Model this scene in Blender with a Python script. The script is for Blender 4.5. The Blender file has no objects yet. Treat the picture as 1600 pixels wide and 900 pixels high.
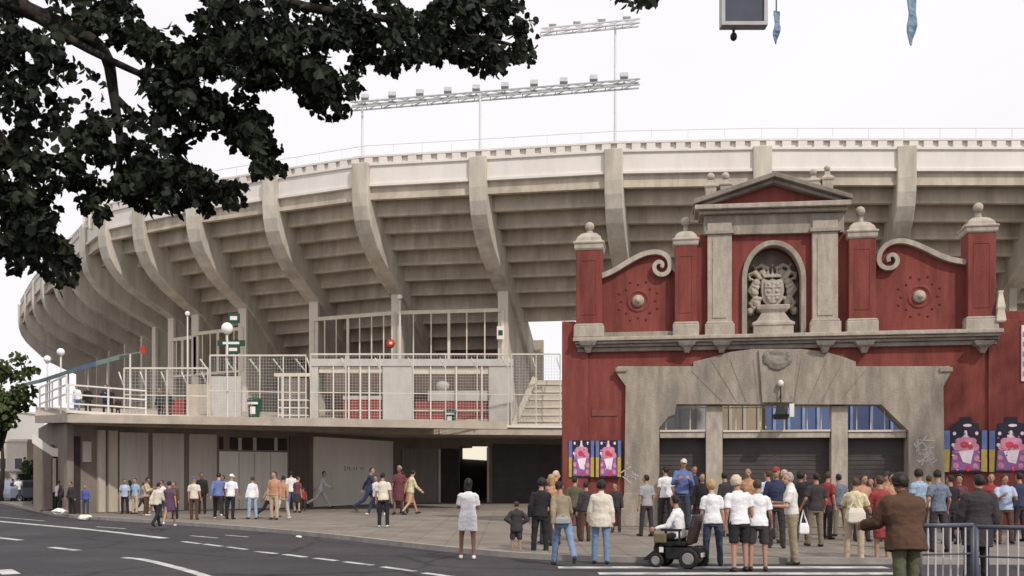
import bpy, bmesh, math, random
from mathutils import Vector, Matrix, Euler, noise
random.seed(11)
R = math.radians
S = bpy.context.scene
COL = S.collection
CAMZ = 1.65
F = 1555.6            # focal length in photo pixels (1600 wide)
HZ = 742.0            # horizon row
ROADZ = -0.12

# ------------------------------------------------------------------ helpers
def pt(px, py, Y):
    """world point seen at photo pixel (px,py) at distance Y"""
    return Vector(((px - 800) / F * Y, Y, CAMZ + (HZ - py) / F * Y))
def gnd(px, py, z=0.0):
    Y = F * (CAMZ - z) / (py - HZ)
    return Vector(((px - 800) / F * Y, Y, z))

MATS = {}
def mat(name, col, rough=0.85, var=0.18, scale=3.0, stain=0.0, stretch=(1, 1, 1), bump=0.0, bscale=40.0,
        metallic=0.0, stain_col=None, spec=0.3, coords='Object', emit=None, estr=0.0):
    if name in MATS: return MATS[name]
    m = bpy.data.materials.new(name); m.use_nodes = True
    nt = m.node_tree; N = nt.nodes; L = nt.links
    b = N['Principled BSDF']
    b.inputs['Roughness'].default_value = rough
    b.inputs['Metallic'].default_value = metallic
    b.inputs['Specular IOR Level'].default_value = spec
    tc = N.new('ShaderNodeTexCoord'); mp = N.new('ShaderNodeMapping')
    mp.inputs['Scale'].default_value = stretch
    L.new(tc.outputs[coords], mp.inputs['Vector'])
    n1 = N.new('ShaderNodeTexNoise'); n1.inputs['Scale'].default_value = scale; n1.inputs['Detail'].default_value = 8
    n1.inputs['Roughness'].default_value = 0.62
    L.new(mp.outputs[0], n1.inputs['Vector'])
    r1 = N.new('ShaderNodeValToRGB')
    r1.color_ramp.elements[0].position = 0.3; r1.color_ramp.elements[1].position = 0.7
    r1.color_ramp.elements[0].color = (*[c * (1 - var) for c in col], 1)
    r1.color_ramp.elements[1].color = (*[min(1, c * (1 + var)) for c in col], 1)
    L.new(n1.outputs['Fac'], r1.inputs['Fac'])
    out = r1.outputs['Color']
    if stain > 0:
        n2 = N.new('ShaderNodeTexNoise'); n2.inputs['Scale'].default_value = scale * 0.37; n2.inputs['Detail'].default_value = 10
        n2.inputs['Roughness'].default_value = 0.7
        L.new(mp.outputs[0], n2.inputs['Vector'])
        r2 = N.new('ShaderNodeValToRGB')
        r2.color_ramp.elements[0].position = 0.48; r2.color_ramp.elements[1].position = 0.68
        r2.color_ramp.elements[0].color = (0, 0, 0, 1); r2.color_ramp.elements[1].color = (stain, stain, stain, 1)
        L.new(n2.outputs['Fac'], r2.inputs['Fac'])
        mx = N.new('ShaderNodeMixRGB')
        sc_ = stain_col or [c * 0.45 for c in col]
        mx.inputs['Color2'].default_value = (*sc_, 1)
        L.new(r2.outputs['Color'], mx.inputs['Fac']); L.new(out, mx.inputs['Color1'])
        out = mx.outputs['Color']
    L.new(out, b.inputs['Base Color'])
    if bump > 0:
        n3 = N.new('ShaderNodeTexNoise'); n3.inputs['Scale'].default_value = bscale; n3.inputs['Detail'].default_value = 6
        L.new(tc.outputs[coords], n3.inputs['Vector'])
        bp = N.new('ShaderNodeBump'); bp.inputs['Strength'].default_value = bump; bp.inputs['Distance'].default_value = 0.03
        L.new(n3.outputs['Fac'], bp.inputs['Height']); L.new(bp.outputs[0], b.inputs['Normal'])
    if emit:
        b.inputs['Emission Color'].default_value = (*emit, 1); b.inputs['Emission Strength'].default_value = estr
    MATS[name] = m
    return m

class MB:
    def __init__(s): s.v = []; s.f = []
    def add(s, vs, fs):
        o = len(s.v); s.v += [tuple(v) for v in vs]; s.f += [tuple(i + o for i in f) for f in fs]; return s
    def box(s, c, size, rot=None):
        hx, hy, hz = [d / 2 for d in size]
        vs = [Vector((x, y, z)) for x in (-hx, hx) for y in (-hy, hy) for z in (-hz, hz)]
        if rot is not None: vs = [rot @ v for v in vs]
        c = Vector(c)
        return s.add([v + c for v in vs], [(0, 1, 3, 2), (4, 6, 7, 5), (0, 4, 5, 1), (2, 3, 7, 6), (0, 2, 6, 4), (1, 5, 7, 3)])
    def bx(s, x0, x1, y0, y1, z0, z1):
        return s.box(((x0 + x1) / 2, (y0 + y1) / 2, (z0 + z1) / 2), (abs(x1 - x0), abs(y1 - y0), abs(z1 - z0)))
    def prism(s, pts, ext):
        """closed polygon (3D points) extruded along ext"""
        n = len(pts); a = [Vector(p) for p in pts]; e = Vector(ext)
        fs = [tuple(range(n)), tuple(range(2 * n - 1, n - 1, -1))]
        fs += [(i, i + n, (i + 1) % n + n, (i + 1) % n) for i in range(n)]
        return s.add(a + [p + e for p in a], fs)
    def bar(s, p, q, w, h=None, up=(0, 0, 1)):
        p = Vector(p); q = Vector(q); h = h or w
        d = (q - p)
        if d.length < 1e-6: return s
        d.normalize(); u = Vector(up)
        if abs(d.dot(u)) > 0.98: u = Vector((0, 1, 0))
        r = d.cross(u).normalized(); u = r.cross(d).normalized()
        ring = [r * sx * w / 2 + u * sz * h / 2 for sx, sz in ((-1, -1), (1, -1), (1, 1), (-1, 1))]
        return s.add([p + o for o in ring] + [q + o for o in ring],
                     [(3, 2, 1, 0), (4, 5, 6, 7), (0, 1, 5, 4), (1, 2, 6, 5), (2, 3, 7, 6), (3, 0, 4, 7)])
    def tube(s, pts, rad, n=8, cap=True):
        pts = [Vector(p) for p in pts]; k = len(pts)
        rr = rad if isinstance(rad, (list, tuple)) else [rad] * k
        vs = []; prev = None
        for i, p in enumerate(pts):
            d = (pts[min(i + 1, k - 1)] - pts[max(i - 1, 0)]).normalized()
            if prev is None:
                a = Vector((0, 0, 1)) if abs(d.z) < 0.9 else Vector((1, 0, 0))
                u = d.cross(a).normalized()
            else:
                u = (prev - d * prev.dot(d)).normalized()
            prev = u; w = d.cross(u)
            for j in range(n):
                t = 2 * math.pi * j / n
                vs.append(p + (u * math.cos(t) + w * math.sin(t)) * rr[i])
        fs = [(i * n + j, i * n + (j + 1) % n, (i + 1) * n + (j + 1) % n, (i + 1) * n + j) for i in range(k - 1) for j in range(n)]
        if cap: fs += [tuple(range(n - 1, -1, -1)), tuple(range((k - 1) * n, k * n))]
        return s.add(vs, fs)
    def rings(s, rings, cap=True):
        n = len(rings[0]); vs = [p for r in rings for p in r]
        fs = [(i * n + j, i * n + (j + 1) % n, (i + 1) * n + (j + 1) % n, (i + 1) * n + j) for i in range(len(rings) - 1) for j in range(n)]
        if cap: fs += [tuple(range(n - 1, -1, -1)), tuple(range((len(rings) - 1) * n, len(rings) * n))]
        return s.add(vs, fs)
    def ell(s, c, r, rot=None, nu=12, nv=8):
        c = Vector(c); vs = []; fs = []
        for i in range(1, nv):
            th = math.pi * i / nv
            for j in range(nu):
                ph = 2 * math.pi * j / nu
                v = Vector((r[0] * math.sin(th) * math.cos(ph), r[1] * math.sin(th) * math.sin(ph), r[2] * math.cos(th)))
                vs.append((rot @ v if rot is not None else v) + c)
        t = Vector((0, 0, r[2])); 
        if rot is not None: t = rot @ t
        vs += [c + t, c - t]; a = len(vs) - 2; b = a + 1
        for i in range(nv - 2):
            for j in range(nu):
                fs.append((i * nu + j, (i + 1) * nu + j, (i + 1) * nu + (j + 1) % nu, i * nu + (j + 1) % nu))
        for j in range(nu):
            fs.append((a, j, (j + 1) % nu)); fs.append((b, (nv - 2) * nu + (j + 1) % nu, (nv - 2) * nu + j))
        return s.add(vs, fs)
    def lathe(s, c, prof, n=16):
        c = Vector(c)
        return s.rings([[c + Vector((r * math.cos(2 * math.pi * j / n), r * math.sin(2 * math.pi * j / n), z)) for j in range(n)] for r, z in prof])
    def square(s, c, prof):
        """square-plan moulding: prof = (half width, half depth, z)"""
        c = Vector(c)
        return s.rings([[c + Vector((a * sx, b * sy, z)) for sx, sy in ((-1, -1), (1, -1), (1, 1), (-1, 1))] for a, b, z in prof])
    def capsule(s, p, r0, q, r1, n=10):
        p = Vector(p); q = Vector(q); d = q - p
        if d.length < 1e-5: return s.ell(p, (r0, r0, r0))
        d.normalize()
        pts = []; rr = []
        for a in (88, 60, 30): pts.append(p - d * r0 * math.sin(R(a))); rr.append(r0 * math.cos(R(a)))
        pts.append(p); rr.append(r0); pts.append(q); rr.append(r1)
        for a in (30, 60, 88): pts.append(q + d * r1 * math.sin(R(a))); rr.append(r1 * math.cos(R(a)))
        return s.tube(pts, rr, n)
    def build(s, name, m, parent=None, smooth=False, bevel=0.0, loc=None):
        me = bpy.data.meshes.new(name)
        me.from_pydata(s.v, [], s.f)
        bm = bmesh.new(); bm.from_mesh(me); bmesh.ops.recalc_face_normals(bm, faces=bm.faces); bm.to_mesh(me); bm.free()
        me.materials.append(m)
        o = bpy.data.objects.new(name, me); COL.objects.link(o)
        if smooth: me.polygons.foreach_set('use_smooth', [True] * len(me.polygons))
        if parent is not None: o.parent = parent
        if loc is not None: o.location = loc
        if bevel > 0:
            b = o.modifiers.new('bevel', 'BEVEL'); b.width = bevel; b.segments = 2; b.limit_method = 'ANGLE'
        return o

def tag(o, label=None, cat=None, group=None, kind=None):
    if label: o['label'] = label
    if cat: o['category'] = cat
    if group: o['group'] = group
    if kind: o['kind'] = kind
    return o
def thing(name, label, cat, loc=(0, 0, 0), rz=0.0, group=None):
    o = bpy.data.objects.new(name, None); COL.objects.link(o)
    o.location = loc; o.rotation_euler = (0, 0, rz); o.empty_display_size = 0.2
    return tag(o, label, cat, group)

REMESH = []     # (object, voxel, smooth iterations, wrinkle amount, wrinkle scale)
def remesh(o, voxel, it=3, wr=0.0, ws=8.0):
    md = o.modifiers.new('r', 'REMESH'); md.mode = 'VOXEL'; md.voxel_size = voxel; md.use_smooth_shade = True
    if it:
        sm = o.modifiers.new('s', 'SMOOTH'); sm.factor = 0.5; sm.iterations = it
    REMESH.append((o, wr, ws)); return o
def flush_remesh():
    bpy.context.view_layer.update()
    dg = bpy.context.evaluated_depsgraph_get()
    for o, wr, ws in REMESH:
        me = bpy.data.meshes.new_from_object(o.evaluated_get(dg))
        old = o.data; o.modifiers.clear(); o.data = me; me.name = old.name
        bpy.data.meshes.remove(old)
        if wr > 0:
            off = Vector((random.random() * 50, random.random() * 50, 0))
            nn = [v.normal.copy() for v in me.vertices]
            for v, n_ in zip(me.vertices, nn):
                p = v.co + off
                q = Vector((p.x * ws, p.y * ws, p.z * ws * 1.5))
                v.co += n_ * wr * (noise.noise(q) + 0.5 * noise.noise(q * 2.3))
        me.polygons.foreach_set('use_smooth', [True] * len(me.polygons))
    REMESH.clear()

# ------------------------------------------------------------------ materials
CONC = mat('concrete', (0.5, 0.435, 0.355), 0.9, 0.2, 1.1, 0.6, (1.6, 1.6, 0.3), 0.35, 14, stain_col=(0.24, 0.2, 0.155))
CONC_RIB = mat('rib_concrete', (0.52, 0.475, 0.405), 0.9, 0.2, 0.9, 0.65, (1.8, 1.8, 0.35), 0.35, 10, stain_col=(0.26, 0.225, 0.18))
CONC_PALE = mat('pale_concrete', (0.7, 0.655, 0.605), 0.85, 0.07, 1.2, 0.25, (1, 1, 0.3), 0.15, 12, stain_col=(0.52, 0.46, 0.41))
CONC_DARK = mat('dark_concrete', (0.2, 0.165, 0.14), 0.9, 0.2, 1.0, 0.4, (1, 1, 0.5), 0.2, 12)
RED = mat('red_stucco', (0.222, 0.064, 0.054), 0.95, 0.2, 2.0, 0.75, (2.2, 2.2, 0.35), 0.4, 22, spec=0.1, stain_col=(0.11, 0.034, 0.032))
STONE = mat('carved_stone', (0.32, 0.278, 0.23), 0.92, 0.26, 2.4, 0.75, (1.8, 1.8, 0.5), 0.5, 18, stain_col=(0.17, 0.15, 0.125))
STONE_D = mat('weathered_stone', (0.27, 0.235, 0.205), 0.92, 0.25, 2.6, 0.7, (1, 1, 0.6), 0.5, 18, stain_col=(0.1, 0.085, 0.075))
STONE_L = mat('pale_stone', (0.41, 0.36, 0.3), 0.92, 0.22, 3.0, 0.65, (1.6, 1.6, .6), 0.4, 20, stain_col=(0.24, 0.2, 0.17))
WHITE = mat('white_paint', (0.74, 0.7, 0.65), 0.6, 0.05, 3, 0.2, bump=0.05)
CREAM = mat('cream_paint', (0.62, 0.56, 0.45), 0.7, 0.08, 3, 0.2, bump=0.05)
GREYW = mat('grey_white_paint', (0.5, 0.47, 0.43), 0.75, 0.1, 2, 0.3, (1, 1, .4))
SHUT = mat('shutter_grey', (0.5, 0.46, 0.415), 0.7, 0.1, 2, 0.3, (6, 6, .2))
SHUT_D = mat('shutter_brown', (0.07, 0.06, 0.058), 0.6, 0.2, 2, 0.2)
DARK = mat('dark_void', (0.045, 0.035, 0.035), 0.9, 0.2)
REDP = mat('red_panel', (0.25, 0.05, 0.042), 0.6, 0.15, 2)
METAL = mat('galvanised_metal', (0.45, 0.45, 0.44), 0.45, 0.1, 5, metallic=0.5)
METAL_D = mat('dark_metal', (0.1, 0.1, 0.11), 0.5, 0.1, 5, metallic=0.4)
BLACK = mat('black_plastic', (0.02, 0.02, 0.02), 0.5, 0.2, 5)
BARRB = mat('blue_rail_paint', (0.09, 0.095, 0.125), 0.4, 0.15, 6)
BARRW = mat('pale_rail_paint', (0.55, 0.55, 0.58), 0.45, 0.08, 6)
GREEN = mat('green_plastic', (0.018, 0.07, 0.048), 0.5, 0.1)
BLUEP = mat('blue_tarp', (0.12, 0.17, 0.33), 0.6, 0.15, 1.5)
GLASSW = mat('frosted_glass_globe', (0.85, 0.83, 0.8), 0.25, 0.02)

def road_mat():
    m = mat('asphalt', (0.052, 0.045, 0.05), 0.85, 0.3, 0.35, 0.7, (1, 1, 1), 0.6, 70, stain_col=(0.036, 0.032, 0.038))
    nt = m.node_tree; N = nt.nodes; L = nt.links; b = N['Principled BSDF']
    src = b.inputs['Base Color'].links[0].from_socket
    tc = N.new('ShaderNodeTexCoord'); ns = N.new('ShaderNodeTexNoise'); ns.inputs['Scale'].default_value = .8; ns.inputs['Detail'].default_value = 6
    L.new(tc.outputs['Object'], ns.inputs['Vector'])
    ad = N.new('ShaderNodeMixRGB'); ad.inputs['Fac'].default_value = .35; L.new(tc.outputs['Object'], ad.inputs['Color1']); L.new(ns.outputs['Color'], ad.inputs['Color2'])
    vo = N.new('ShaderNodeTexVoronoi'); vo.feature = 'DISTANCE_TO_EDGE'; vo.inputs['Scale'].default_value = .32; L.new(ad.outputs[0], vo.inputs['Vector'])
    r = N.new('ShaderNodeValToRGB'); r.color_ramp.elements[0].position = .0; r.color_ramp.elements[0].color = (.45, .45, .45, 1); r.color_ramp.elements[1].position = .018; r.color_ramp.elements[1].color = (1, 1, 1, 1)
    L.new(vo.outputs['Distance'], r.inputs['Fac'])
    fi = N.new('ShaderNodeTexNoise'); fi.inputs['Scale'].default_value = 45; fi.inputs['Detail'].default_value = 3; L.new(tc.outputs['Object'], fi.inputs['Vector'])
    r2 = N.new('ShaderNodeValToRGB'); r2.color_ramp.elements[0].position = .3; r2.color_ramp.elements[0].color = (.6, .6, .6, 1); r2.color_ramp.elements[1].position = .7; r2.color_ramp.elements[1].color = (1.45, 1.45, 1.45, 1); L.new(fi.outputs['Fac'], r2.inputs['Fac'])
    m1 = N.new('ShaderNodeMixRGB'); m1.blend_type = 'MULTIPLY'; m1.inputs['Fac'].default_value = 1; L.new(src, m1.inputs['Color1']); L.new(r.outputs[0], m1.inputs['Color2'])
    m2 = N.new('ShaderNodeMixRGB'); m2.blend_type = 'MULTIPLY'; m2.inputs['Fac'].default_value = 1; L.new(m1.outputs[0], m2.inputs['Color1']); L.new(r2.outputs[0], m2.inputs['Color2'])
    L.new(m2.outputs[0], b.inputs['Base Color'])
    return m
ASPH = road_mat()
def paving_mat():
    m = bpy.data.materials.new('paving'); m.use_nodes = True; nt = m.node_tree; N = nt.nodes; L = nt.links
    b = N['Principled BSDF']; b.inputs['Roughness'].default_value = 0.85
    tc = N.new('ShaderNodeTexCoord')
    br = N.new('ShaderNodeTexBrick'); br.inputs['Scale'].default_value = 1.0
    br.inputs['Brick Width'].default_value = 0.8; br.inputs['Row Height'].default_value = 0.8
    br.inputs['Mortar Size'].default_value = 0.012; br.offset = 0.0
    br.inputs['Color1'].default_value = (0.25, 0.215, 0.178, 1); br.inputs['Color2'].default_value = (0.21, 0.18, 0.15, 1)
    br.inputs['Mortar'].default_value = (0.12, 0.105, 0.095, 1)
    L.new(tc.outputs['Object'], br.inputs['Vector'])
    n = N.new('ShaderNodeTexNoise'); n.inputs['Scale'].default_value = 0.7; n.inputs['Detail'].default_value = 10; n.inputs['Roughness'].default_value = 0.7
    L.new(tc.outputs['Object'], n.inputs['Vector'])
    r = N.new('ShaderNodeValToRGB'); r.color_ramp.elements[0].position = 0.3; r.color_ramp.elements[0].color = (0.6, 0.585, 0.57, 1)
    r.color_ramp.elements[1].position = 0.7; r.color_ramp.elements[1].color = (1.1, 1.1, 1.1, 1)
    L.new(n.outputs['Fac'], r.inputs['Fac'])
    mx = N.new('ShaderNodeMixRGB'); mx.blend_type = 'MULTIPLY'; mx.inputs['Fac'].default_value = 1
    L.new(br.outputs['Color'], mx.inputs['Color1']); L.new(r.outputs['Color'], mx.inputs['Color2'])
    L.new(mx.outputs[0], b.inputs['Base Color'])
    bp = N.new('ShaderNodeBump'); bp.inputs['Strength'].default_value = 0.3; bp.inputs['Distance'].default_value = 0.02
    L.new(n.outputs['Fac'], bp.inputs['Height']); L.new(bp.outputs[0], b.inputs['Normal'])
    return m
PAVE = paving_mat()
KERB = mat('kerb_stone', (0.3, 0.275, 0.25), 0.85, 0.2, 2.5, 0.4)
PAINT = mat('road_paint', (0.52, 0.5, 0.485), 0.75, 0.2, 5, 0.9, bump=.2, stain_col=(0.14, 0.13, 0.135))

# ------------------------------------------------------------------ camera, world, sun
cam = bpy.data.cameras.new('camera'); co = bpy.data.objects.new('camera', cam); COL.objects.link(co)
co.location = (0, 0, CAMZ); co.rotation_euler = (R(90), 0, 0)
cam.sensor_width = 36; cam.lens = 35.0; cam.shift_y = (HZ - 450) / 1600
cam.clip_end = 3000; cam.clip_start = 0.1
S.camera = co
SUN_EL, SUN_AZ = R(44), R(147)      # azimuth measured from +Y towards +X (sun stands behind the camera, to the right)
sd = Vector((math.sin(SUN_AZ) * math.cos(SUN_EL), math.cos(SUN_AZ) * math.cos(SUN_EL), math.sin(SUN_EL)))
sl = bpy.data.lights.new('sun', 'SUN'); so = bpy.data.objects.new('sun', sl); COL.objects.link(so)
sl.energy = 2.9; sl.angle = R(1.5); sl.color = (1.0, 0.94, 0.86)
so.location = sd * 100; so.rotation_euler = (-sd).to_track_quat('-Z', 'Y').to_euler()
W = bpy.data.worlds.new('World'); S.world = W; W.use_nodes = True
nt = W.node_tree; N = nt.nodes; L = nt.links
bg = N['Background']; bg.inputs['Strength'].default_value = 0.1
sky = N.new('ShaderNodeTexSky'); sky.sky_type = 'NISHITA'; sky.sun_disc = False
sky.sun_elevation = SUN_EL; sky.sun_rotation = SUN_AZ; sky.dust_density = 4.0
tc = N.new('ShaderNodeTexCoord')
cn = N.new('ShaderNodeTexNoise'); cn.inputs['Scale'].default_value = 2.2; cn.inputs['Detail'].default_value = 7
mp = N.new('ShaderNodeMapping'); mp.inputs['Scale'].default_value = (1, 1, 2.5)
L.new(tc.outputs['Generated'], mp.inputs['Vector']); L.new(mp.outputs[0], cn.inputs['Vector'])
cr = N.new('ShaderNodeValToRGB'); cr.color_ramp.elements[0].position = 0.25; cr.color_ramp.elements[1].position = 0.6
cr.color_ramp.elements[0].color = (0.93, 0.93, 0.93, 1); cr.color_ramp.elements[1].color = (0.99, 0.99, 0.99, 1)
L.new(cn.outputs['Fac'], cr.inputs['Fac'])
mx = N.new('ShaderNodeMixRGB'); mx.inputs['Color2'].default_value = (11.0, 10.75, 11.1, 1)
L.new(cr.outputs['Color'], mx.inputs['Fac']); L.new(sky.outputs['Color'], mx.inputs['Color1']); L.new(mx.outputs[0], bg.inputs['Color'])
S.view_settings.view_transform = 'Standard'; S.view_settings.look = 'None'
S.view_settings.exposure = -0.12; S.view_settings.gamma = 1.0
S.cycles.use_denoising = True
S.cycles.max_bounces = 6

# ------------------------------------------------------------------ ground
m_ = MB(); m_.add([(-700, -60, -0.13), (700, -60, -0.13), (700, 1500, -0.13), (-700, 1500, -0.13)], [(0, 1, 2, 3)])
tag(m_.build('ground', mat('bare_ground', (0.2, 0.18, 0.15), 0.95, 0.2, 0.3)), kind='structure')
m_ = MB(); m_.add([(-90, -40, ROADZ), (90, -40, ROADZ), (90, 140, ROADZ), (-90, 140, ROADZ)], [(0, 1, 2, 3)])
tag(m_.build('road', ASPH), kind='structure')
kpx = [(-60, 777), (0, 783), (30, 790), (90, 803), (160, 808), (280, 815), (480, 830), (680, 853), (850, 867), (1050, 871), (1300, 872), (1600, 873)]
kerb = [gnd(x, y) for x, y in kpx]
# finer, rounded kerb line
def smooth_line(P, it=2):
    for _ in range(it):
        Q = [P[0]]
        for a, b in zip(P[:-1], P[1:]): Q += [a * .75 + b * .25, a * .25 + b * .75]
        Q.append(P[-1]); P = Q
    return P
kerb = smooth_line([Vector((-70, 150, 0))] + kerb + [Vector((40, 19.6, 0))])
def offs(P, d):
    out = []
    for i, p in enumerate(P):
        t = (P[min(i + 1, len(P) - 1)] - P[max(i - 1, 0)]).normalized()
        out.append(p + Vector((-t.y, t.x, 0)) * d)
    return out
kin = offs(kerb, 0.16)
m_ = MB()
for i in range(len(kerb) - 1):
    a, b, c, d = kerb[i], kerb[i + 1], kin[i + 1], kin[i]
    if i % 1 == 0: m_.prism([a, b, c, d], (0, 0, -0.2))
tag(m_.build('kerb', KERB), kind='structure')
m_ = MB(); m_.prism([p - Vector((0, 0, .004)) for p in kin] + [Vector((40, 150, -.004))], (0, 0, -0.2))
tag(m_.build('pavement', PAVE), kind='structure')
# road markings
RZ = ROADZ + 0.004
def strip(mb, pts, w):
    L_ = offs(pts, w / 2); R_ = offs(pts, -w / 2)
    for i in range(len(pts) - 1): mb.add([L_[i], R_[i], R_[i + 1], L_[i + 1]], [(0, 1, 2, 3)])
mk = MB()
g = lambda x, y: gnd(x, y, RZ)
strip(mk, smooth_line([g(-30, 812), g(60, 820), g(150, 828), g(258, 841)]), 0.28)
strip(mk, smooth_line([g(-30, 806.5), g(0, 808), g(70, 814)]), 0.12)
strip(mk, [g(150, 823), g(196, 826)], 0.12)
for x0, y0, x1, y1 in [(286, 846, 312, 849.5), (320, 850, 346, 853.5), (356, 854.5, 386, 858.5), (400, 861.5, 432, 865), (444, 866, 478, 870.5), (492, 872, 526, 876), (538, 877.5, 582, 883), (598, 885.5, 648, 892.5), (662, 895, 720, 903)]:
    strip(mk, [g(x0, y0), g(x1, y1)], 0.17)
strip(mk, [g(298, 837), g(340, 840.5)], 0.12); strip(mk, [g(352, 836), g(388, 839)], 0.1)
strip(mk, [g(-20, 838), g(32, 844)], 0.22); strip(mk, [g(80, 855), g(122, 860)], 0.22)
strip(mk, smooth_line([g(194, 871), g(225, 874), g(262, 883), g(300, 893), g(330, 903)]), 0.2)
strip(mk, [g(5, 890), g(18, 897)], 0.3)
tag(mk.build('lane_markings', PAINT), kind='structure')
mk = MB()
for y, xa, xb in ((886.5, 872, 1385), (896, 935, 1400), (908, 880, 1400)):
    a, b = g(xa, y), g(xb, y); w = .42
    mk.add([a - Vector((0, w / 2, 0)), b - Vector((0, w / 2, 0)), b + Vector((0, w / 2, 0)), a + Vector((0, w / 2, 0))], [(0, 1, 2, 3)])
tag(mk.build('zebra_crossing', PAINT), kind='structure')

# ------------------------------------------------------------------ stadium
RIM = [(42.5, 51.8, 4), (35.2, 51.5, 5), (27.8, 51.3, 6), (20.3, 51.3, 8), (12.9, 51.3, 10), (5.3, 51.75, 13), (-1.77, 53.0, 15), (-8.17, 54.1, 16),
       (-13.65, 56.6, 17.5), (-18.8, 59.05, 19), (-23.0, 61.7, 24), (-26.0, 63.7, 36), (-29.2, 68.2, 46), (-32.2, 72.8, 52),
       (-35.4, 77.5, 56), (-38.6, 82.2, 58), (-41.7, 87, 60), (-45.3, 93, 62), (-48.8, 99, 68), (-51.2, 106, 76), (-52.5, 113, 84), (-52.8, 120, 90)]
RIMP = [Vector((x, y, 0)) for x, y, a in RIM]
RDIR = [Vector((math.sin(R(a)), math.cos(R(a)), 0)) for x, y, a in RIM]
ZR = 17.3          # underside of the parapet
PR, RS = 1.0, 0.70   # tier going / rise
def rp(i, u, z): return RIMP[i] + RDIR[i] * u + Vector((0, 0, z))
stad = thing('stadium', 'curved concrete football stadium with big ribs under its overhanging stand, behind the red gateway', 'stadium', (0, 60, 0))
def sbuild(mb, name, m, **k):
    o = mb.build(name, m, stad, **k); o.matrix_parent_inverse = Matrix.Translation((0, -60, 0)); return o
nR = len(RIM)
# seating tier underside, one stepped shell
tier = MB()
for i in range(nR - 1):
    last = 9 if i == 5 else 11
    for k in range(last):
        zt = ZR - RS * k + 0.02; zb = ZR - RS * (k + 1)
        u = k * PR + (0.12 if k == 0 else 0)
        # riser beam with a small nib along its lower edge
        for (ua, ub, za, zc) in ((u, u + .22, zt + (.3 if k else 0), zb + .16), (u - .06, u + .24, zb + .16, zb), (u + .24, u + PR + .1, zb + .38, zb + .28)):
            j = i + 1
            tier.prism([rp(i, ua, za), rp(i, ub, za), rp(i, ub, zc), rp(i, ua, zc)], (0, 0, 0)) if False else None
            vs = [rp(i, ua, za), rp(i, ub, za), rp(i, ub, zc), rp(i, ua, zc), rp(j, ua, za), rp(j, ub, za), rp(j, ub, zc), rp(j, ua, zc)]
            tier.add(vs, [(0, 1, 2, 3), (7, 6, 5, 4), (0, 4, 5, 1), (1, 5, 6, 2), (2, 6, 7, 3), (3, 7, 4, 0)])
sbuild(tier, 'seating_tier', CONC)
def sweep(name, m, sec, i0=0, i1=nR - 1, **k):
    mb = MB()
    for i in range(i0, i1):
        n = len(sec); vs = [rp(i, u, z) for u, z in sec] + [rp(i + 1, u, z) for u, z in sec]
        mb.add(vs, [tuple(range(n)), tuple(range(2 * n - 1, n - 1, -1))] + [(a, a + n, (a + 1) % n + n, (a + 1) % n) for a in range(n)])
    return sbuild(mb, name, m, **k)
sweep('parapet', CONC_PALE, [(-.12, ZR - .02), (.15, ZR - .02), (.15, ZR + 1.22), (-.12, ZR + 1.22), (-.12, ZR + 1.1), (-.02, ZR + 1.06), (-.02, ZR + .16), (-.12, ZR + .12)])
sweep('rim_coping', CONC_PALE, [(-.1, ZR + 1.56), (.3, ZR + 1.56), (.3, ZR + 1.66), (-.1, ZR + 1.66)])
sweep('rim_back_wall', CONC_PALE, [(.08, ZR + 1.23), (.3, ZR + 1.23), (.3, ZR + 1.555), (.08, ZR + 1.555)])
bal = MB(); nb = 0; mid_bays = (6, 5, 4, 7, 3, 8, 2, 9, 1, 10, 11)
for i in mid_bays + tuple(k for k in range(nR - 1) if k not in mid_bays):
    Ld = (RIMP[i + 1] - RIMP[i]).length; n = max(2, round(Ld / .78))
    for k in range(n):
        f = (k + .5) / n
        p = RIMP[i].lerp(RIMP[i + 1], f) + RDIR[i] * .05
        d = (RIMP[i + 1] - RIMP[i]).normalized()
        one = MB() if nb < 98 else bal; nb += 1
        one.box(p + Vector((0, 0, ZR + 1.39)), (.46, .26, .34), Matrix.Rotation(math.atan2(d.y, d.x), 3, 'Z'))
        if one is not bal: sbuild(one, 'baluster', CONC_PALE)
o = sbuild(bal, 'baluster_row', CONC_PALE); o['kind'] = 'stuff'
hr = MB()
for i in range(nR - 1):
    a, b = rp(i, .4, ZR + 2.35), rp(i + 1, .4, ZR + 2.35)
    hr.bar(a, b, .028)
    n = 4
    for k in range(n):
        p = a.lerp(b, k / n); hr.bar(p, p - Vector((0, 0, .75)), .025)
sbuild(hr, 'rim_handrail', mat('pale_handrail', (.6, .6, .62), .5, .05))
CREAMC = mat('pale_column_face', (.62, .56, .48), .85, .08, 1.2, .3, (1, 1, .3))
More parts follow.
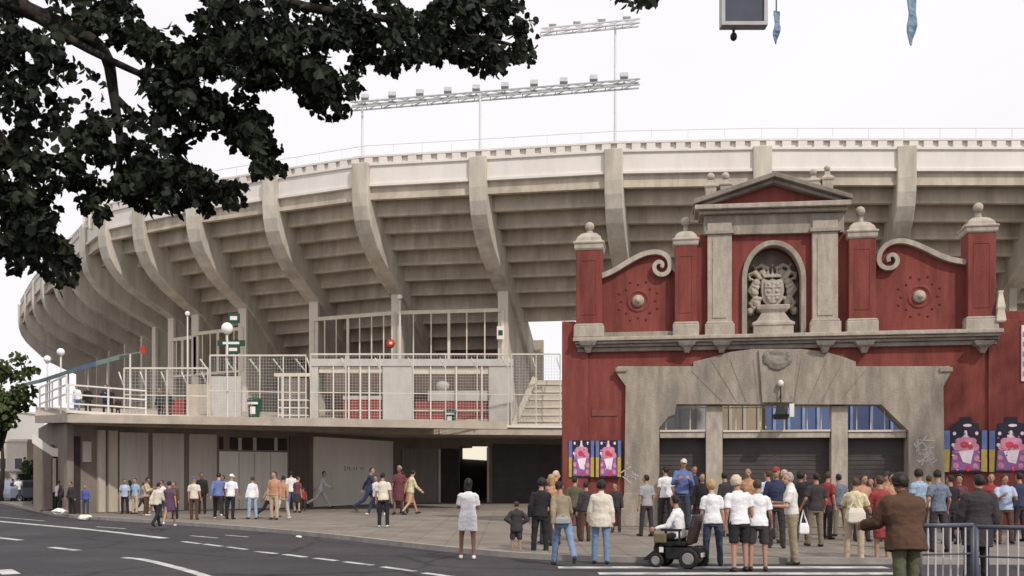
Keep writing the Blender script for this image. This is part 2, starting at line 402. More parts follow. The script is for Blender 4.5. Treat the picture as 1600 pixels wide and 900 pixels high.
# ribs: curved fins carried down as columns
PROF = [(-.28, ZR + 1.25), (-.28, 16.9), (-.2, 16.2), (0.02, 15.5), (.45, 14.85), (1.1, 14.2), (1.9, 13.65), (2.8, 13.2), (3.8, 12.75), (5.0, 12.2),
        (6.6, 11.1), (8.4, 9.7), (10.2, 8.1), (11.4, 7.0), (11.4, ZR - RS * 11.4 + .1), (.25, ZR - .1), (.25, ZR + 1.25)]
CPROF = [(5.0, 4.2), (11.2, 4.2), (11.2, 7.3), (10.2, 8.2), (8.4, 9.8), (6.6, 11.2), (5.0, 12.3)]
for i in range(nR):
    d = RDIR[i]; t = Vector((d.y, -d.x, 0)); w = .95
    mb = MB(); mb.prism([rp(i, u, z) - t * w / 2 for u, z in PROF], t * w)
    o = sbuild(mb, 'rib', CONC_RIB)
    bv = o.modifiers.new('bevel', 'BEVEL'); bv.width = .05; bv.segments = 2; bv.limit_method = 'ANGLE'; bv.angle_limit = R(50)
    mb = MB(); mb.prism([rp(i, u, z) - t * .21 for u, z in CPROF], t * .42); sbuild(mb, 'column_fin', CONC_RIB)
    if 5 < i < 13:
        mb = MB(); a = rp(i, 4.9, 0); mb.box(a + Vector((0, 0, 8.35)), (.6, .2, 8.3), Matrix.Rotation(-math.atan2(d.x, d.y), 3, 'Z')); sbuild(mb, 'column_facing', CREAMC)
# wall at the back of the terrace under the tier
bw = MB()
def bwseg(a, b, z0, z1, u=10.9, th=.25):
    d = (b - a).normalized(); n = Vector((-d.y, d.x, 0)) * th
    bw.prism([a + Vector((0, 0, z0)), b + Vector((0, 0, z0)), b + n + Vector((0, 0, z0)), a + n + Vector((0, 0, z0))], (0, 0, z1 - z0))
for i in range(nR - 1):
    a = RIMP[i + 1] + RDIR[i + 1] * 10.6; b = RIMP[i] + RDIR[i] * 10.6
    if i == 5: b = a.lerp(b, .15)
    one = MB(); bw = one; bwseg(a, b, 4.2, 10.2); sbuild(one, 'terrace_back_wall', CONC)
rd = MB()
for i in (6, 7, 8, 10, 12):
    a = RIMP[i + 1] + RDIR[i + 1] * 10.3; b = RIMP[i] + RDIR[i] * 10.3
    d = (b - a).normalized(); c = a.lerp(b, .55)
    rd = MB(); rd.box(c + Vector((0, 0, 8.9)), ((b - a).length * .7, .1, 1.2), Matrix.Rotation(math.atan2(d.y, d.x), 3, 'Z'))
    sbuild(rd, 'red_seat_row', mat('red_seats', (0.14, .03, .03), .7, .2, 3))
# terrace slab
TE = [(1900, 681), (1010, 680.5), (880, 680), (600, 678), (450, 673), (350, 669), (200, 665), (105, 660)]
TEP = []
for x, y in TE:
    Y = F * 2.15 / (HZ - y); TEP.append(Vector(((x - 800) / F * Y, Y, 0)))
RAMP = [(TEP[-1], 3.8), (Vector((-23.0, 48.0, 0)), 4.15), (Vector((-28.7, 60, 0)), 5.38), (Vector((-36, 78, 0)), 5.5), (Vector((-44, 100, 0)), 5.5)]
def terr(px):
    """point of the terrace edge on the sight line of column px"""
    s = (px - 800) / F
    for a, b in zip(TEP[:-1], TEP[1:]):
        ta, tb = a.x / a.y, b.x / b.y
        if min(ta, tb) - 1e-5 <= s <= max(ta, tb) + 1e-5:
            f = (a.x - s * a.y) / ((a.x - s * a.y) - (b.x - s * b.y)); return a.lerp(b, f)
    for (a, _), (b, _) in zip(RAMP[:-1], RAMP[1:]):
        ta, tb = a.x / a.y, b.x / b.y
        if min(ta, tb) - 1e-5 <= s <= max(ta, tb) + 1e-5:
            f = (a.x - s * a.y) / ((a.x - s * a.y) - (b.x - s * b.y)); return a.lerp(b, f)
    return TEP[-1].copy()
mb = MB()
mb.prism([p + Vector((0, 0, 3.8)) for p in TEP] + [Vector((-26, 75, 3.8)), Vector((45, 75, 3.8))], (0, 0, .4))
sbuild(mb, 'terrace_slab', mat('terrace_concrete', (.42, .36, .3), .85, .15, 1.5, .5, (1, 1, 1), .2, 12))
mb = MB()
for (a, za), (b, zb) in zip(RAMP[:-1], RAMP[1:]):
    n = Vector((18, 6, 0))
    vs = [a + Vector((0, 0, za)), b + Vector((0, 0, zb)), b + n + Vector((0, 0, zb)), a + n + Vector((0, 0, za))]
    mb.prism(vs, (0, 0, .35))
sbuild(mb, 'terrace_ramp', MATS['terrace_concrete'])
mb = MB()
for a, b in zip(TEP[:-1], TEP[1:]):
    mb.bar(a + Vector((0, -.03, 4.25)), b + Vector((0, -.03, 4.25)), .16, .12)
sbuild(mb, 'terrace_edge_kerb', CONC_PALE)
# ground floor walls below the terrace
GW = [(60, 57.0), (105, 42.2), (200, 44.6), (350, 47.2), (487, 50.6), (613, 58), (880, 61), (1010, 62), (1900, 62.5)]
GWP = [Vector(((x - 800) / F * Y, Y, 0)) for x, Y in GW]
def gwall(px):
    s = (px - 800) / F
    for a, b in zip(GWP[:-1], GWP[1:]):
        if a.x / a.y - 1e-5 <= s <= b.x / b.y + 1e-5:
            f = (a.x - s * a.y) / ((a.x - s * a.y) - (b.x - s * b.y)); return a.lerp(b, f)
    return GWP[-1].copy()
bw = MB()
cuts = [60, 105, 200, 350, 487, 613, 718, 764, 880, 1010, 1900]
for a, b in zip(cuts[:-1], cuts[1:]):
    A, B = gwall(a), gwall(b)
    if a == 718: bwseg(A, B, 3.35, 3.8)
    else: bwseg(A, B, -.1, 3.8 if a > 60 else 4.3)
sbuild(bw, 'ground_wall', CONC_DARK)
def zwall(px, py):
    p = gwall(px); return CAMZ + (HZ - py) / F * p.y
def panel(name, m, x0, x1, y0=None, y1=None, z0=0.02, z1=3.6, out=.06, bevel=0.0):
    A, B = gwall(x0), gwall(x1)
    if y0 is not None: z1 = zwall((x0 + x1) / 2, y0)
    if y1 is not None: z0 = max(.01, zwall((x0 + x1) / 2, y1))
    d = (B - A).normalized(); n = Vector((d.y, -d.x, 0))
    mb = MB(); mb.prism([A + n * .005 + Vector((0, 0, z0)), B + n * .005 + Vector((0, 0, z0)), B + n * out + Vector((0, 0, z0)), A + n * out + Vector((0, 0, z0))], (0, 0, z1 - z0))
    return sbuild(mb, name, m, bevel=bevel)
for x0, x1 in ((151, 162), (167, 181)): panel('wall_pier', CONC, x0, x1, out=.14)
for x0, x1 in ((186, 231), (238, 287), (295, 338)): panel('roller_shutter', SHUT, x0, x1, z1=3.55)
panel('garage_door', mat('garage_door_paint', (.74, .72, .67), .6, .06, 1.5, .25, (5, 5, .3)), 342, 448, 706, None)
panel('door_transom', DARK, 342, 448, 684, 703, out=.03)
for x in (372, 395, 428): panel('mullion', SHUT, x, x + 5, 684, 704, out=.05)
for x in (372, 396, 421): panel('door_seam', SHUT, x, x + 1.2, 708, None, out=.08)
panel('brown_door', mat('brown_door_paint', (.13, .1, .09), .7, .15, 2, .2, (4, 4, .3)), 452, 482)
panel('white_wall', mat('whitewash', (.82, .79, .73), .85, .06, .8, .35, (1, 1, .4), .1, 10, stain_col=(.62, .58, .52)), 489, 612, out=.1)
gfm = mat('red_graffiti', (.4, .12, .1), .8, .1)
A, B = gwall(536), gwall(568); d_ = (B - A).normalized(); n_ = Vector((d_.y, -d_.x, 0)) * .108
mb = MB()
pp = A + n_; s_ = (B - A).length / 9
for k in range(9):
    q0 = pp + d_ * s_ * k; hh = .16 + .1 * (k % 3 == 0); z_ = zwall(552, 732)
    if k in (3, 6): continue
    mb.bar(q0 + Vector((0, 0, z_ - hh / 2)), q0 + Vector((0, 0, z_ + hh / 2)), .045, .01)
    mb.bar(q0 + Vector((0, 0, z_ + (hh / 2 if k % 2 else -hh / 2))), q0 + d_ * s_ * .7 + Vector((0, 0, z_ + (hh / 2 if k % 2 else -hh / 2) * (.6 if k % 4 else 1))), .045, .01)
sbuild(mb, 'graffiti_scrawl', gfm)
panel('roller_shutter', mat('grey_shutter', (.2, .18, .17), .6, .12, 2, .2, (5, 5, .2)), 628, 684, z1=3.2)
panel('door_frame', SHUT, 684.5, 688, z1=3.2, out=.1)
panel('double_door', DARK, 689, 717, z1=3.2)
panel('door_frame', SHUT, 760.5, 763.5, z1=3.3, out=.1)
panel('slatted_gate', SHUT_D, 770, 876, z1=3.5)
panel('window_grid', SHUT, 128, 141, 690, 722, out=.08)
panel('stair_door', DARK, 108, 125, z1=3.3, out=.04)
# ground floor passage; an added glowing panel stands in for daylight beyond
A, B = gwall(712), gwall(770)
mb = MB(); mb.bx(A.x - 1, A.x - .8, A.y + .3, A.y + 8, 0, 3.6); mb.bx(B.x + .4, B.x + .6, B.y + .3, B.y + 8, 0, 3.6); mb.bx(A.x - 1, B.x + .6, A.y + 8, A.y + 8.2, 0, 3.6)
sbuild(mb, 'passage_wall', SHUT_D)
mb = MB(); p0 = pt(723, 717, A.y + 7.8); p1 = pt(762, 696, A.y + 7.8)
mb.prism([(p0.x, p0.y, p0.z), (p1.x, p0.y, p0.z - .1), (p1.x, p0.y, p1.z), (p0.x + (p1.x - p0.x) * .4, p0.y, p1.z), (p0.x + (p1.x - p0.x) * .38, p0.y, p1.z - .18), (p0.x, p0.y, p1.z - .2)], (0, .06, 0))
sbuild(mb, 'daylight_panel', mat('daylight_panel_glow', (.9, .85, .6), .5, .02, emit=(1.0, .92, .74), estr=1.0))
# white booth on the rim
bt = MB(); b0 = RIMP[10] + RDIR[10] * 2.0
rb = Matrix.Rotation(-R(30), 3, 'Z')
bt.box(b0 + Vector((0, 0, 19.6)), (2.3, 1.8, 2.4), rb); bt.box(b0 + Vector((0, 0, 20.9)), (2.7, 2.2, .18), rb)
sbuild(bt, 'press_booth', WHITE)
for k in range(4):
    bt = MB(); p = RIMP[11].lerp(RIMP[12], k / 3.0); bt.box(p + Vector((0, 0, 19.3)), (.25, .5, 2.4)); sbuild(bt, 'rim_fin', CONC_PALE)
bt = MB()
bt.bar(RIMP[11] + Vector((0, 0, 20.4)), RIMP[12] + Vector((0, 0, 20.4)), .3, .3)
sbuild(bt, 'rim_fin_cap', CONC_PALE)

# concession kiosk on the terrace
kio = thing('kiosk', 'pale terrace kiosk with red counters behind the mesh fence', 'kiosk', pt(640, 660, 56) * 1.0)
KY = 56.0
def kb(name, m, x0, x1, y0, y1, ya=0.0, yb=.4, parent=None):
    a, b = pt(x0, y1, KY), pt(x1, y0, KY); L0 = kio.location
    mb = MB(); mb.bx(a.x - L0.x, b.x - L0.x, ya, yb, a.z - L0.z, b.z - L0.z); return mb.build(name, m, parent or kio)
TB = 664.3   # terrace floor seen at this row at 56 m
for x0, x1 in ((486, 497), (598, 644), (764, 802)): kb('pillar', GREYW, x0, x1, 572, TB)
kb('header_beam', GREYW, 486, 802, 561, 572, -.06, .46)
kb('back_panel', mat('kiosk_interior', (.17, .12, .1), .9, .3, 1.2), 498, 763, 573, TB, 2.0, 2.1)
kb('fascia', CREAM, 498, 597, 574, 582, .1, .3); kb('fascia', CREAM, 645, 763, 574, 584, .1, .3)
kb('counter', REDP, 535, 596, 624, 663, .2, .9); kb('counter', REDP, 648, 762, 626, 663, .2, .9)
kb('counter_top', GREYW, 668, 762, 610, 626, .15, 1.0); kb('counter_top', SHUT, 535, 596, 618, 624, .15, 1.0)
for x in (520, 544, 562, 576, 672, 712, 752): kb('upright', WHITE, x, x + 2, 572, 664, -.02, .06)
for x0, x1, y in ((498, 597, 640), (645, 763, 640), (645, 763, 655), (498, 597, 655)): kb('counter_trim', CREAM, x0, x1, y, y + 2.2, .14, .2)
sbs = MB(); c = pt(692, 602, KY + .7) - kio.location; sbs.ell(c, (.42, .35, .36)); sbs.build('round_sign', GREYW, kio, True)
kio2 = thing('kiosk', 'darker left terrace kiosk with a small red panel and white shelf frames', 'kiosk', pt(420, 665, 55))
def kb2(name, m, x0, x1, y0, y1, ya=0.0, yb=.4):
    a, b = pt(x0, y1, 55), pt(x1, y0, 55); L0 = kio2.location
    mb = MB(); mb.bx(a.x - L0.x, b.x - L0.x, ya, yb, a.z - L0.z, b.z - L0.z); return mb.build(name, m, kio2)
kb2('back_panel', CONC_DARK, 432, 482, 588, 664, 1.5, 1.6); kb2('header_beam', CREAM, 428, 485, 583, 588, 0, .3)
kb2('side_wall', GREYW, 330, 376, 588, 664, 0, .3); kb2('counter', REDP, 258, 286, 624, 664, .2, .6); kb2('side_wall', CONC, 290, 326, 600, 664, .1, .4)
for x in (434, 440, 452, 466): kb2('upright', WHITE, x, x + 1.6, 588, 664, -.02, .06)
for y in (624, 636, 648): kb2('shelf', WHITE, 434, 480, y, y + 1.6, 0, .5)
# stair block by the gate
stt = thing('stair_block', 'beige concrete stair rising beside the left edge of the red gate', 'stairs', pt(850, 665, 55.5))
def slocal(px, py): return pt(px, py, 55.5) - stt.location
mb = MB(); mb.prism([slocal(806, 665), slocal(900, 665), slocal(900, 594), slocal(838, 594)], (0, 1.2, 0)); mb.build('flight', CONC, stt)
for y in (600, 612, 624, 636, 648, 658):
    a = slocal(842 - (y - 594) * .5, y); b = slocal(900, y); mb = MB(); mb.bx(a.x, b.x, -.06, 0.0, a.z - .05, a.z + .05); mb.build('step_edge', CREAM, stt)
mb = MB(); mb.bar(slocal(803, 664) + Vector((0, -.1, 0)), slocal(836, 590) + Vector((0, -.1, 0)), .18, .3); mb.build('side_string', CREAM, stt)

# ------------------------------------------------------------------ terrace fences
FENCEP = mat('fence_paint', (.56, .525, .46), .7, .1, 3, .3)
def mesh_fence(px0, px1, ytop, label, n, name='mesh_fence'):
    a, b = terr(px0), terr(px1)
    Ha, Hb = [CAMZ + (HZ - ytop) / F * q_.y - 4.2 for q_ in (a, b)]
    f = thing(name, label, 'fence', (a.x, a.y, 4.2))
    o = Vector((a.x, a.y, 4.2)); d = b - a; Lf = d.length; dn = d.normalized(); inn = Vector((-dn.y, dn.x, 0))
    if inn.y < 0: inn = -inn
    HH = lambda s: Ha + (Hb - Ha) * s / Lf
    P = lambda s, z, q=0.0: dn * s + inn * (.12 + q) + Vector((0, 0, z))
    for k_, w in ((1, .08), (.45, .05), (.04, .06)):
        rails = MB(); rails.bar(P(0, Ha * k_), P(Lf, Hb * k_), w); rails.build('rail', FENCEP, f)
    for k in range(n + 1):
        s = Lf * k / n
        H = HH(s); mb = MB(); mb.tube([P(s, 0), P(s, H - .9), P(s, H, 0)], .036, 6); mb.bar(P(s, H - .8), P(s, H - .1, .9), .05); mb.build('post', FENCEP, f)
    w = MB(); st = .16
    k = 0.0
    while k < Lf:
        w.bar(P(k, .1), P(k, HH(k) - .05), .011); k += st
    z = .04
    while z < 1: w.bar(P(0, z * Ha), P(Lf, z * Hb), .011); z += st / Ha
    w.build('wire_mesh', METAL, f)
    return f
mesh_fence(795, 486, 553, 'white high mesh fence along the terrace edge in front of the red kiosk counters', 6)
mesh_fence(480, 330, 555, 'white high mesh fence on the terrace where the green bin stands', 4)
mesh_fence(326, 195, 575, 'lower white mesh fence on the terrace left of the globe lamp', 4)
mesh_fence(876, 800, 553, 'short white mesh fence in front of the beige stair', 2)
def screen(cols, z0, z1, label, n):
    (xa, ya), (xb, yb) = cols
    a = Vector((xa, ya, z0)); b = Vector((xb, yb, z0)); f = thing('metal_screen', label, 'screen', a)
    d = b - a; H = z1 - z0
    for z, w in ((H, .22), (0, .14)):
        mb = MB(); mb.bar(Vector((0, 0, z)), d + Vector((0, 0, z)), .12, w); mb.build('rail', CREAM, f)
    for k in range(n + 1):
        p = d * (k / n); mb = MB(); w = .16 if k in (0, n, n // 2) else .07
        mb.bar(p, p + Vector((0, 0, H)), w); mb.build('upright', CREAM, f)
cp = lambda i: (rp(i, 4.8, 0).x, rp(i, 4.8, 0).y)
screen((cp(7), cp(6)), 8.3, 11.2, 'cream framed screen between the two ribs above the red kiosk', 6)
screen((cp(8), cp(7)), 8.3, 11.2, 'cream framed screen between ribs directly left of the red lamp', 7)
screen((cp(10), cp(9)), 8.3, 11.0, 'cream framed screen under the stand left of the globe lamp', 6)
screen((cp(11), cp(10)), 8.3, 10.8, 'narrow cream framed screen with a small red notice, furthest left', 4)
# low railings at the left end
def railing(px0, px1, label, z0=4.2, H=1.15):
    a, b = terr(px0), terr(px1); f = thing('railing', label, 'railing', (a.x, a.y, z0)); d = b - a
    for z in (H, H * .66, H * .33):
        mb = MB(); mb.bar(Vector((0, 0, z)), d + Vector((0, 0, z)), .06); mb.build('rail', WHITE, f)
    n = max(2, int(d.length / 1.6))
    for k in range(n + 1):
        p = d * (k / n); mb = MB(); mb.bar(p, p + Vector((0, 0, H)), .06); mb.build('post', WHITE, f)
railing(228, 106, 'low white railing in front of the people at the left end of the terrace')
railing(104, 62, 'low white railing on the sloping terrace ramp at far left', 4.6)
# awning
aw = thing('awning', 'long blue and green awning strip over the left end of the terrace', 'awning', (0, 0, 0))
apx = [(40, 599, 62), (62, 594, 56), (90, 585, 50), (120, 575, 46.5), (150, 566, 45.2), (186, 556, 44.6)]
awm = [mat('awning_grey', (.2, .24, .24), .7), mat('awning_green', (.09, .15, .14), .7), mat('awning_teal', (.1, .18, .19), .7), mat('awning_blue', (.1, .14, .23), .7), mat('awning_pale_green', (.17, .22, .2), .7)]
for k in range(5):
    a, b = pt(*apx[k]), pt(*apx[k + 1]); q = Vector((.5, 1.3, .3))
    mb = MB(); mb.prism([a, b, b + q, a + q], (0, 0, .05)); mb.prism([a, b, b + Vector((0, 0, -.16)), a + Vector((0, 0, -.16))], (0, .03, 0)); mb.build('canopy', awm[k], aw)
    mb = MB(); mb.bar(b + q * .5, (b + q * .5) * 1 - Vector((0, 0, b.z - 4.3)), .06); mb.build('pole', WHITE, aw)
# globe lamps
def globe(px, py, Y, r, z0, label):
    p = pt(px, py, Y); f = thing('globe_lamp', label, 'lamp', (p.x, p.y, z0))
    mb = MB(); mb.tube([(0, 0, 0), (0, 0, p.z - z0 - r * .9)], .045); mb.build('pole', WHITE, f)
    mb = MB(); mb.lathe((0, 0, p.z - z0 - r * 1.2), [(.06, 0), (.12, .06), (.1, .12)], 10); mb.build('collar', METAL, f)
    mb = MB(); mb.ell((0, 0, p.z - z0), (r, r, r), None, 16, 12); mb.build('globe', GLASSW, f, True)
globe(355, 513, 46.3, .27, 4.2, 'large white globe lamp on a thin pole above the mesh fence')
globe(293, 490, 60.5, .15, 4.2, 'small white globe lamp at the top of a rib column, left of the large globe')
globe(625, 464, 58.2, .16, 4.2, 'small cream globe lamp on a pole directly above the red lamp')
globe(95, 550, 52, .2, 4.2, 'right one of two small globe lamps above the blue and green awning')
globe(74, 561, 56, .2, 4.8, 'left one of two small globe lamps, nearest the white sky')
# small signs and bins on the terrace
def bin_(px, Y, label, h=.9):
    p = pt(px, 660, Y); f = thing('litter_bin', label, 'bin', (p.x, p.y, 4.2))
    mb = MB(); mb.lathe((0, 0, 0), [(.28, 0), (.34, h * .85), (.36, h * .87), (.36, h * .95), (.3, h)], 14); mb.build('drum', GREEN, f)
    mb = MB(); mb.bx(-.12, .12, -.40, -.34, h * .3, h * .62); mb.build('emblem', WHITE, f); mb = MB(); mb.bx(-.24, .24, -.40, -.33, h * .72, h * .82); mb.build('rim_band', WHITE, f)
bin_(398, 47.5, 'dark green round litter bin with white panel on the terrace', 1.1)
bin_(703, 53.8, 'slim green litter bin in front of the red counter', .95)
def board(px, py, Y, w, h, m, name, label, cat, m2=None, th=.08):
    p = pt(px, py, Y); f = thing(name, label, cat, (p.x, p.y, p.z))
    mb = MB(); mb.bx(-w / 2, w / 2, 0, th, -h / 2, h / 2); mb.build('panel', m, f, bevel=.01)
    if m2: mb = MB(); mb.bx(-w * .3, w * .3, -.012, 0, -h * .2, h * .2); mb.build('marking', m2, f)
    return f
GSIGN = mat('green_sign', (.02, .06, .047), .6); RSIGN = mat('red_sign', (.4, .04, .03), .5)
board(782, 520, 57.3, .42, .75, WHITE, 'exit_sign', 'small white and green sign fixed to the rib column at right of the screens', 'sign', GSIGN)
board(871, 466, 60.4, 1.5, .55, mat('dark_green_sign', (.07, .09, .07), .6), 'hanging_sign', 'dark green sign under the stand just left of the red gate pillar', 'sign', SHUT)
board(361, 536, 50.5, 1.4, .3, GSIGN, 'direction_sign', 'upper flat green direction sign behind the large globe lamp', 'sign', WHITE)
board(364, 546, 50.4, .7, .4, GSIGN, 'direction_sign', 'lower small green direction sign behind the large globe lamp', 'sign', WHITE)
board(365, 497, 50.8, .6, .5, GSIGN, 'direction_sign', 'topmost green direction sign, above the large globe lamp', 'sign', WHITE)
board(222, 547, 55, .34, .4, RSIGN, 'notice', 'small red notice on the furthest left screen', 'sign')
al = thing('alarm_lamp', 'round red lamp with pale centre on the screen beside the cream pole', 'lamp', pt(610, 537, 57.0))
mb = MB(); mb.ell((0, 0, 0), (.27, .15, .27)); mb.build('red_dome', RSIGN, al, True); mb = MB(); mb.ell((.03, -.13, 0), (.1, .06, .1)); mb.build('centre', CREAM, al, True)

# ------------------------------------------------------------------ floodlight gantries on the stand
GANT = mat('gantry_grey', (.42, .43, .43), .6, .15, 4)
GPOLE = mat('gantry_pole_pale', (.66, .66, .67), .6, .05, 4)  # pale colour paints in the fade against the overbright sky
def gantry(x0, y0, Y0, x1, y1, Y1, poles, label, heads, deep, GANT):
    a, b = pt(x0, y0, Y0), pt(x1, y1, Y1)
    f = thing('floodlight_gantry', label, 'floodlights', a); d = b - a; o = a
    tr = MB(); w = Vector((0, .5, 0))
    for q in (Vector((0, 0, 0)), Vector((0, 0, deep)), w, w + Vector((0, 0, deep))): tr.bar(q, d + q, .07)
    n = int(d.length / .9)
    for k in range(n):
        p = d * (k / n); q = d * ((k + 1) / n)
        tr.bar(p, q + Vector((0, 0, deep)), .04); tr.bar(p + w, q + w + Vector((0, 0, deep)), .04); tr.bar(p, p + w, .04); tr.bar(p + Vector((0, 0, deep)), q + w + Vector((0, 0, deep)), .04)
    tr.build('truss', GANT, f)
    for k in range(heads):
        p = d * ((k + .5) / heads)
        mb = MB(); mb.box(p + Vector((0, .25, deep + .32)), (.42, .25, .3), Matrix.Rotation(R(-25), 3, 'X')); mb.box(p + Vector((0, .25, deep + .06)), (.1, .1, .2)); mb.build('floodlight', GANT, f)
    for px, pyt, Y in poles:
        p = pt(px, pyt, Y) - o; zb = ZR + .8 - o.z
        mb = MB(); mb.tube([Vector((p.x, p.y + .25, zb)), Vector((p.x, p.y + .25, p.z + .1))], [.09, .06], 8); mb.build('pole', GPOLE, f)
gantry(548, 168, 57, 1000, 132, 53.2, [(565, 168, 57), (750, 150, 55)], 'long nearer floodlight gantry on two thin poles above the stadium rim', 10, .3, GANT)
gantry(845, 50, 57, 1000, 35, 55, [(962, 40, 55.5)], 'short higher floodlight gantry with four big lamps on one tall pole', 4, .2, GPOLE)

# ------------------------------------------------------------------ staircase and background at far left
st = thing('outside_staircase', 'concrete outside staircase with pale sloping parapet below the left end of the terrace', 'staircase', pt(90, 742, 47))
def sl2(px, py, Y=46.0): return Vector((pt(px, py, Y).x, Y, pt(px, py, Y).z)) - st.location
mb = MB(); mb.prism([sl2(50, 679), sl2(82, 700), sl2(82, 713), sl2(50, 692)], (0, .2, 0)); mb.build('parapet', CONC_PALE, st)
mb = MB(); mb.prism([sl2(82, 700), sl2(128, 702), sl2(128, 716), sl2(82, 713)], (0, .2, 0)); mb.build('landing_parapet', CONC_PALE, st)
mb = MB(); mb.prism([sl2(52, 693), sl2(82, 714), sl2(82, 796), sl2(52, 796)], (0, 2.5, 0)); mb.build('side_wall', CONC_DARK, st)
for x in (84, 104, 126):
    mb = MB(); a = sl2(x, 716); mb.box((a.x, .1 + a.y, a.z / 2 - .4), (.2, .2, a.z + .8)); mb.build('pillar', CONC, st)
def house(x0, x1, ytop, Y, dep, m, label, wins, roofm=None):
    a, b = pt(x0, HZ, Y), pt(x1, ytop, Y); f = thing('town_house', label, 'building', ((a.x + b.x) / 2, Y, 0)); w = (b.x - a.x) / 2; H = b.z
    mb = MB(); mb.bx(-w, w, 0, dep, -.1, H); mb.build('wall', m, f)
    mb = MB(); mb.bx(-w - .15, w + .15, -.15, dep, H, H + .25); mb.build('roof_edge', roofm or WHITE, f)
    nx, nz = wins
    for i in range(nx):
        for k in range(nz):
            cx = -w + 2 * w * (i + .5) / nx; cz = H * (k + .55) / nz
            mb = MB(); mb.bx(cx - .5, cx + .5, -.05, .02, cz - .65, cz + .65); fr = mb.build('window', WHITE, f)
            mb = MB(); mb.bx(cx - .38, cx + .38, -.07, -.055, cz - .55, cz + .55); mb.build('pane', METAL_D, fr)
house(-60, 42, 690, 105, 10, mat('house_cream', (.66, .6, .52), .8, .06), 'low cream house behind the tree at far left', (4, 1))
house(-140, -4, 640, 120, 12, mat('house_white', (.68, .66, .62), .8, .05), 'taller white house at the left edge of the photo', (5, 2))
house(30, 62, 706, 140, 10, mat('house_grey', (.5, .47, .44), .8, .06), 'small grey house glimpsed between cream house and stadium', (1, 1))

# scraps lying by the kerb
def scrap(px, py, s_, label):
    p = gnd(px, py, ROADZ if py > 830 or px > 120 else 0.0); mb = MB(); rr = random.Random(int(px))
    mb.ell((0, 0, s_ * .35), (s_, s_ * .7, s_ * .4), None, 10, 7)
    o = mb.build('litter_bag', WHITE, smooth=False); o.location = p
    for v in o.data.vertices: v.co += Vector((rr.uniform(-.25, .25), rr.uniform(-.25, .25), rr.uniform(-.05, .2))) * s_
    tag(o, label, 'litter')
scrap(93, 804, .3, 'white litter bag by the kerb in front of the shaded group at far left')
scrap(133, 813, .26, 'white litter bag on the road edge near the bright blue shirt')
scrap(467, 841, .09, 'tiny scrap of white paper on the road in front of the garage door')

# ------------------------------------------------------------------ red gateway
GO = Vector((8.58, 31.395, 0)); GA = math.atan2(-1.85, 11.78)
gx = Vector((math.cos(GA), math.sin(GA), 0)); gy = Vector((-math.sin(GA), math.cos(GA), 0))
gate = thing('gateway', 'red and grey baroque stadium gateway with pediment, scrolls and carved coat of arms', 'gateway', GO, GA)
def G(px, py, off=0.0):
    """photo pixel -> (x,z) on the gate's front plane (moved off metres towards the back)"""
    ray = Vector(((px - 800) / F, 1, (HZ - py) / F)); n = gy
    t = (GO + gy * off).dot(n) / ray.dot(n)
    p = ray * t
    return (p - GO).dot(gx), p.z + CAMZ
def gp(mb, pts, ya, yb):
    mb.prism([Vector((*[G(x, y)[0]], ya, 0.0 if y >= 820 else G(x, y)[1])) for x, y in pts], (0, yb - ya, 0))
def gbox(mb, x0, x1, y0, y1, ya, yb):
    xa, za = G(x0, (y0 + y1) / 2); xb, _ = G(x1, (y0 + y1) / 2); xm = (x0 + x1) / 2
    zt = G(xm, y0)[1]; zb = 0.0 if y1 >= 820 else G(xm, y1)[1]
    return mb.bx(xa, xb, ya, yb, zb, zt)
mb = MB(); gp(mb, [(878, 822), (878, 502), (899, 502), (899, 533), (1560, 527), (1560, 486), (1680, 484), (1680, 822), (1448, 822), (1448, 600), (1000, 600), (1000, 822)], 0, .6)
mb.build('lower_wall', RED, gate, bevel=.02)
for x0, x1, y0 in ((879, 919, 506), (1543, 1600, 500)):
    mb = MB(); gbox(mb, x0, x1, y0, 822, -.1, -.003); mb.build('pilaster_strip', RED, gate, bevel=.02)
# stone portal
mb = MB(); gp(mb, [(975, 822), (978, 604), (964, 584), (965, 573), (1083, 573), (1083, 566), (1112, 559), (1140, 551), (1176, 546), (1250, 546), (1290, 551), (1318, 559), (1336, 566), (1336, 573), (1482, 573), (1483, 584),
                   (1472, 604), (1475, 822), (1418, 822), (1418, 674), (1375, 632), (1375, 632.5), (1057, 632), (1054, 648), (1044, 652), (1030, 669), (1030, 822)], -.16, .66)
mb.build('portal', STONE, gate, bevel=.025)
for x0, x1 in ((962, 980), (1466, 1486)): mb = MB(); gbox(mb, x0, x1, 575, 582, -.22, -.165); mb.build('portal_ear', STONE, gate, bevel=.02)
for q_ in ([(970, 822), (968, 800), (976, 770), (1028, 770), (1028, 822)], [(1420, 822), (1420, 770), (1474, 770), (1480, 800), (1480, 822)]):
    mb = MB(); gp(mb, q_, -.24, -.165); mb.build('portal_base', STONE, gate, bevel=.02)
vs_ = MB()
for a0, a1, h0 in ((1170, 1185, 630), (1185, 1240, 630), (1240, 1258, 630)):
    pass
for x_t, x_b in ((1110, 1150), (1140, 1165), (1176, 1184), (1250, 1240), (1290, 1262), (1318, 1282), (1350, 1310), (1080, 1128)):
    (xa, za), (xb, zb) = G(x_t, 562 if 1100 < x_t < 1320 else 580), G(x_b, 628)
    vs_ = MB(); vs_.bar((xa, -.163, za), (xb, -.163, zb), .018, .012); vs_.build('voussoir_joint', STONE_D, gate)
kx = MB(); gp(kx, [(1184, 548), (1244, 548), (1238, 630), (1190, 630)], -.24, -.165); kx.build('keystone', STONE, gate, bevel=.02)
cx, cz = G(1213, 566)
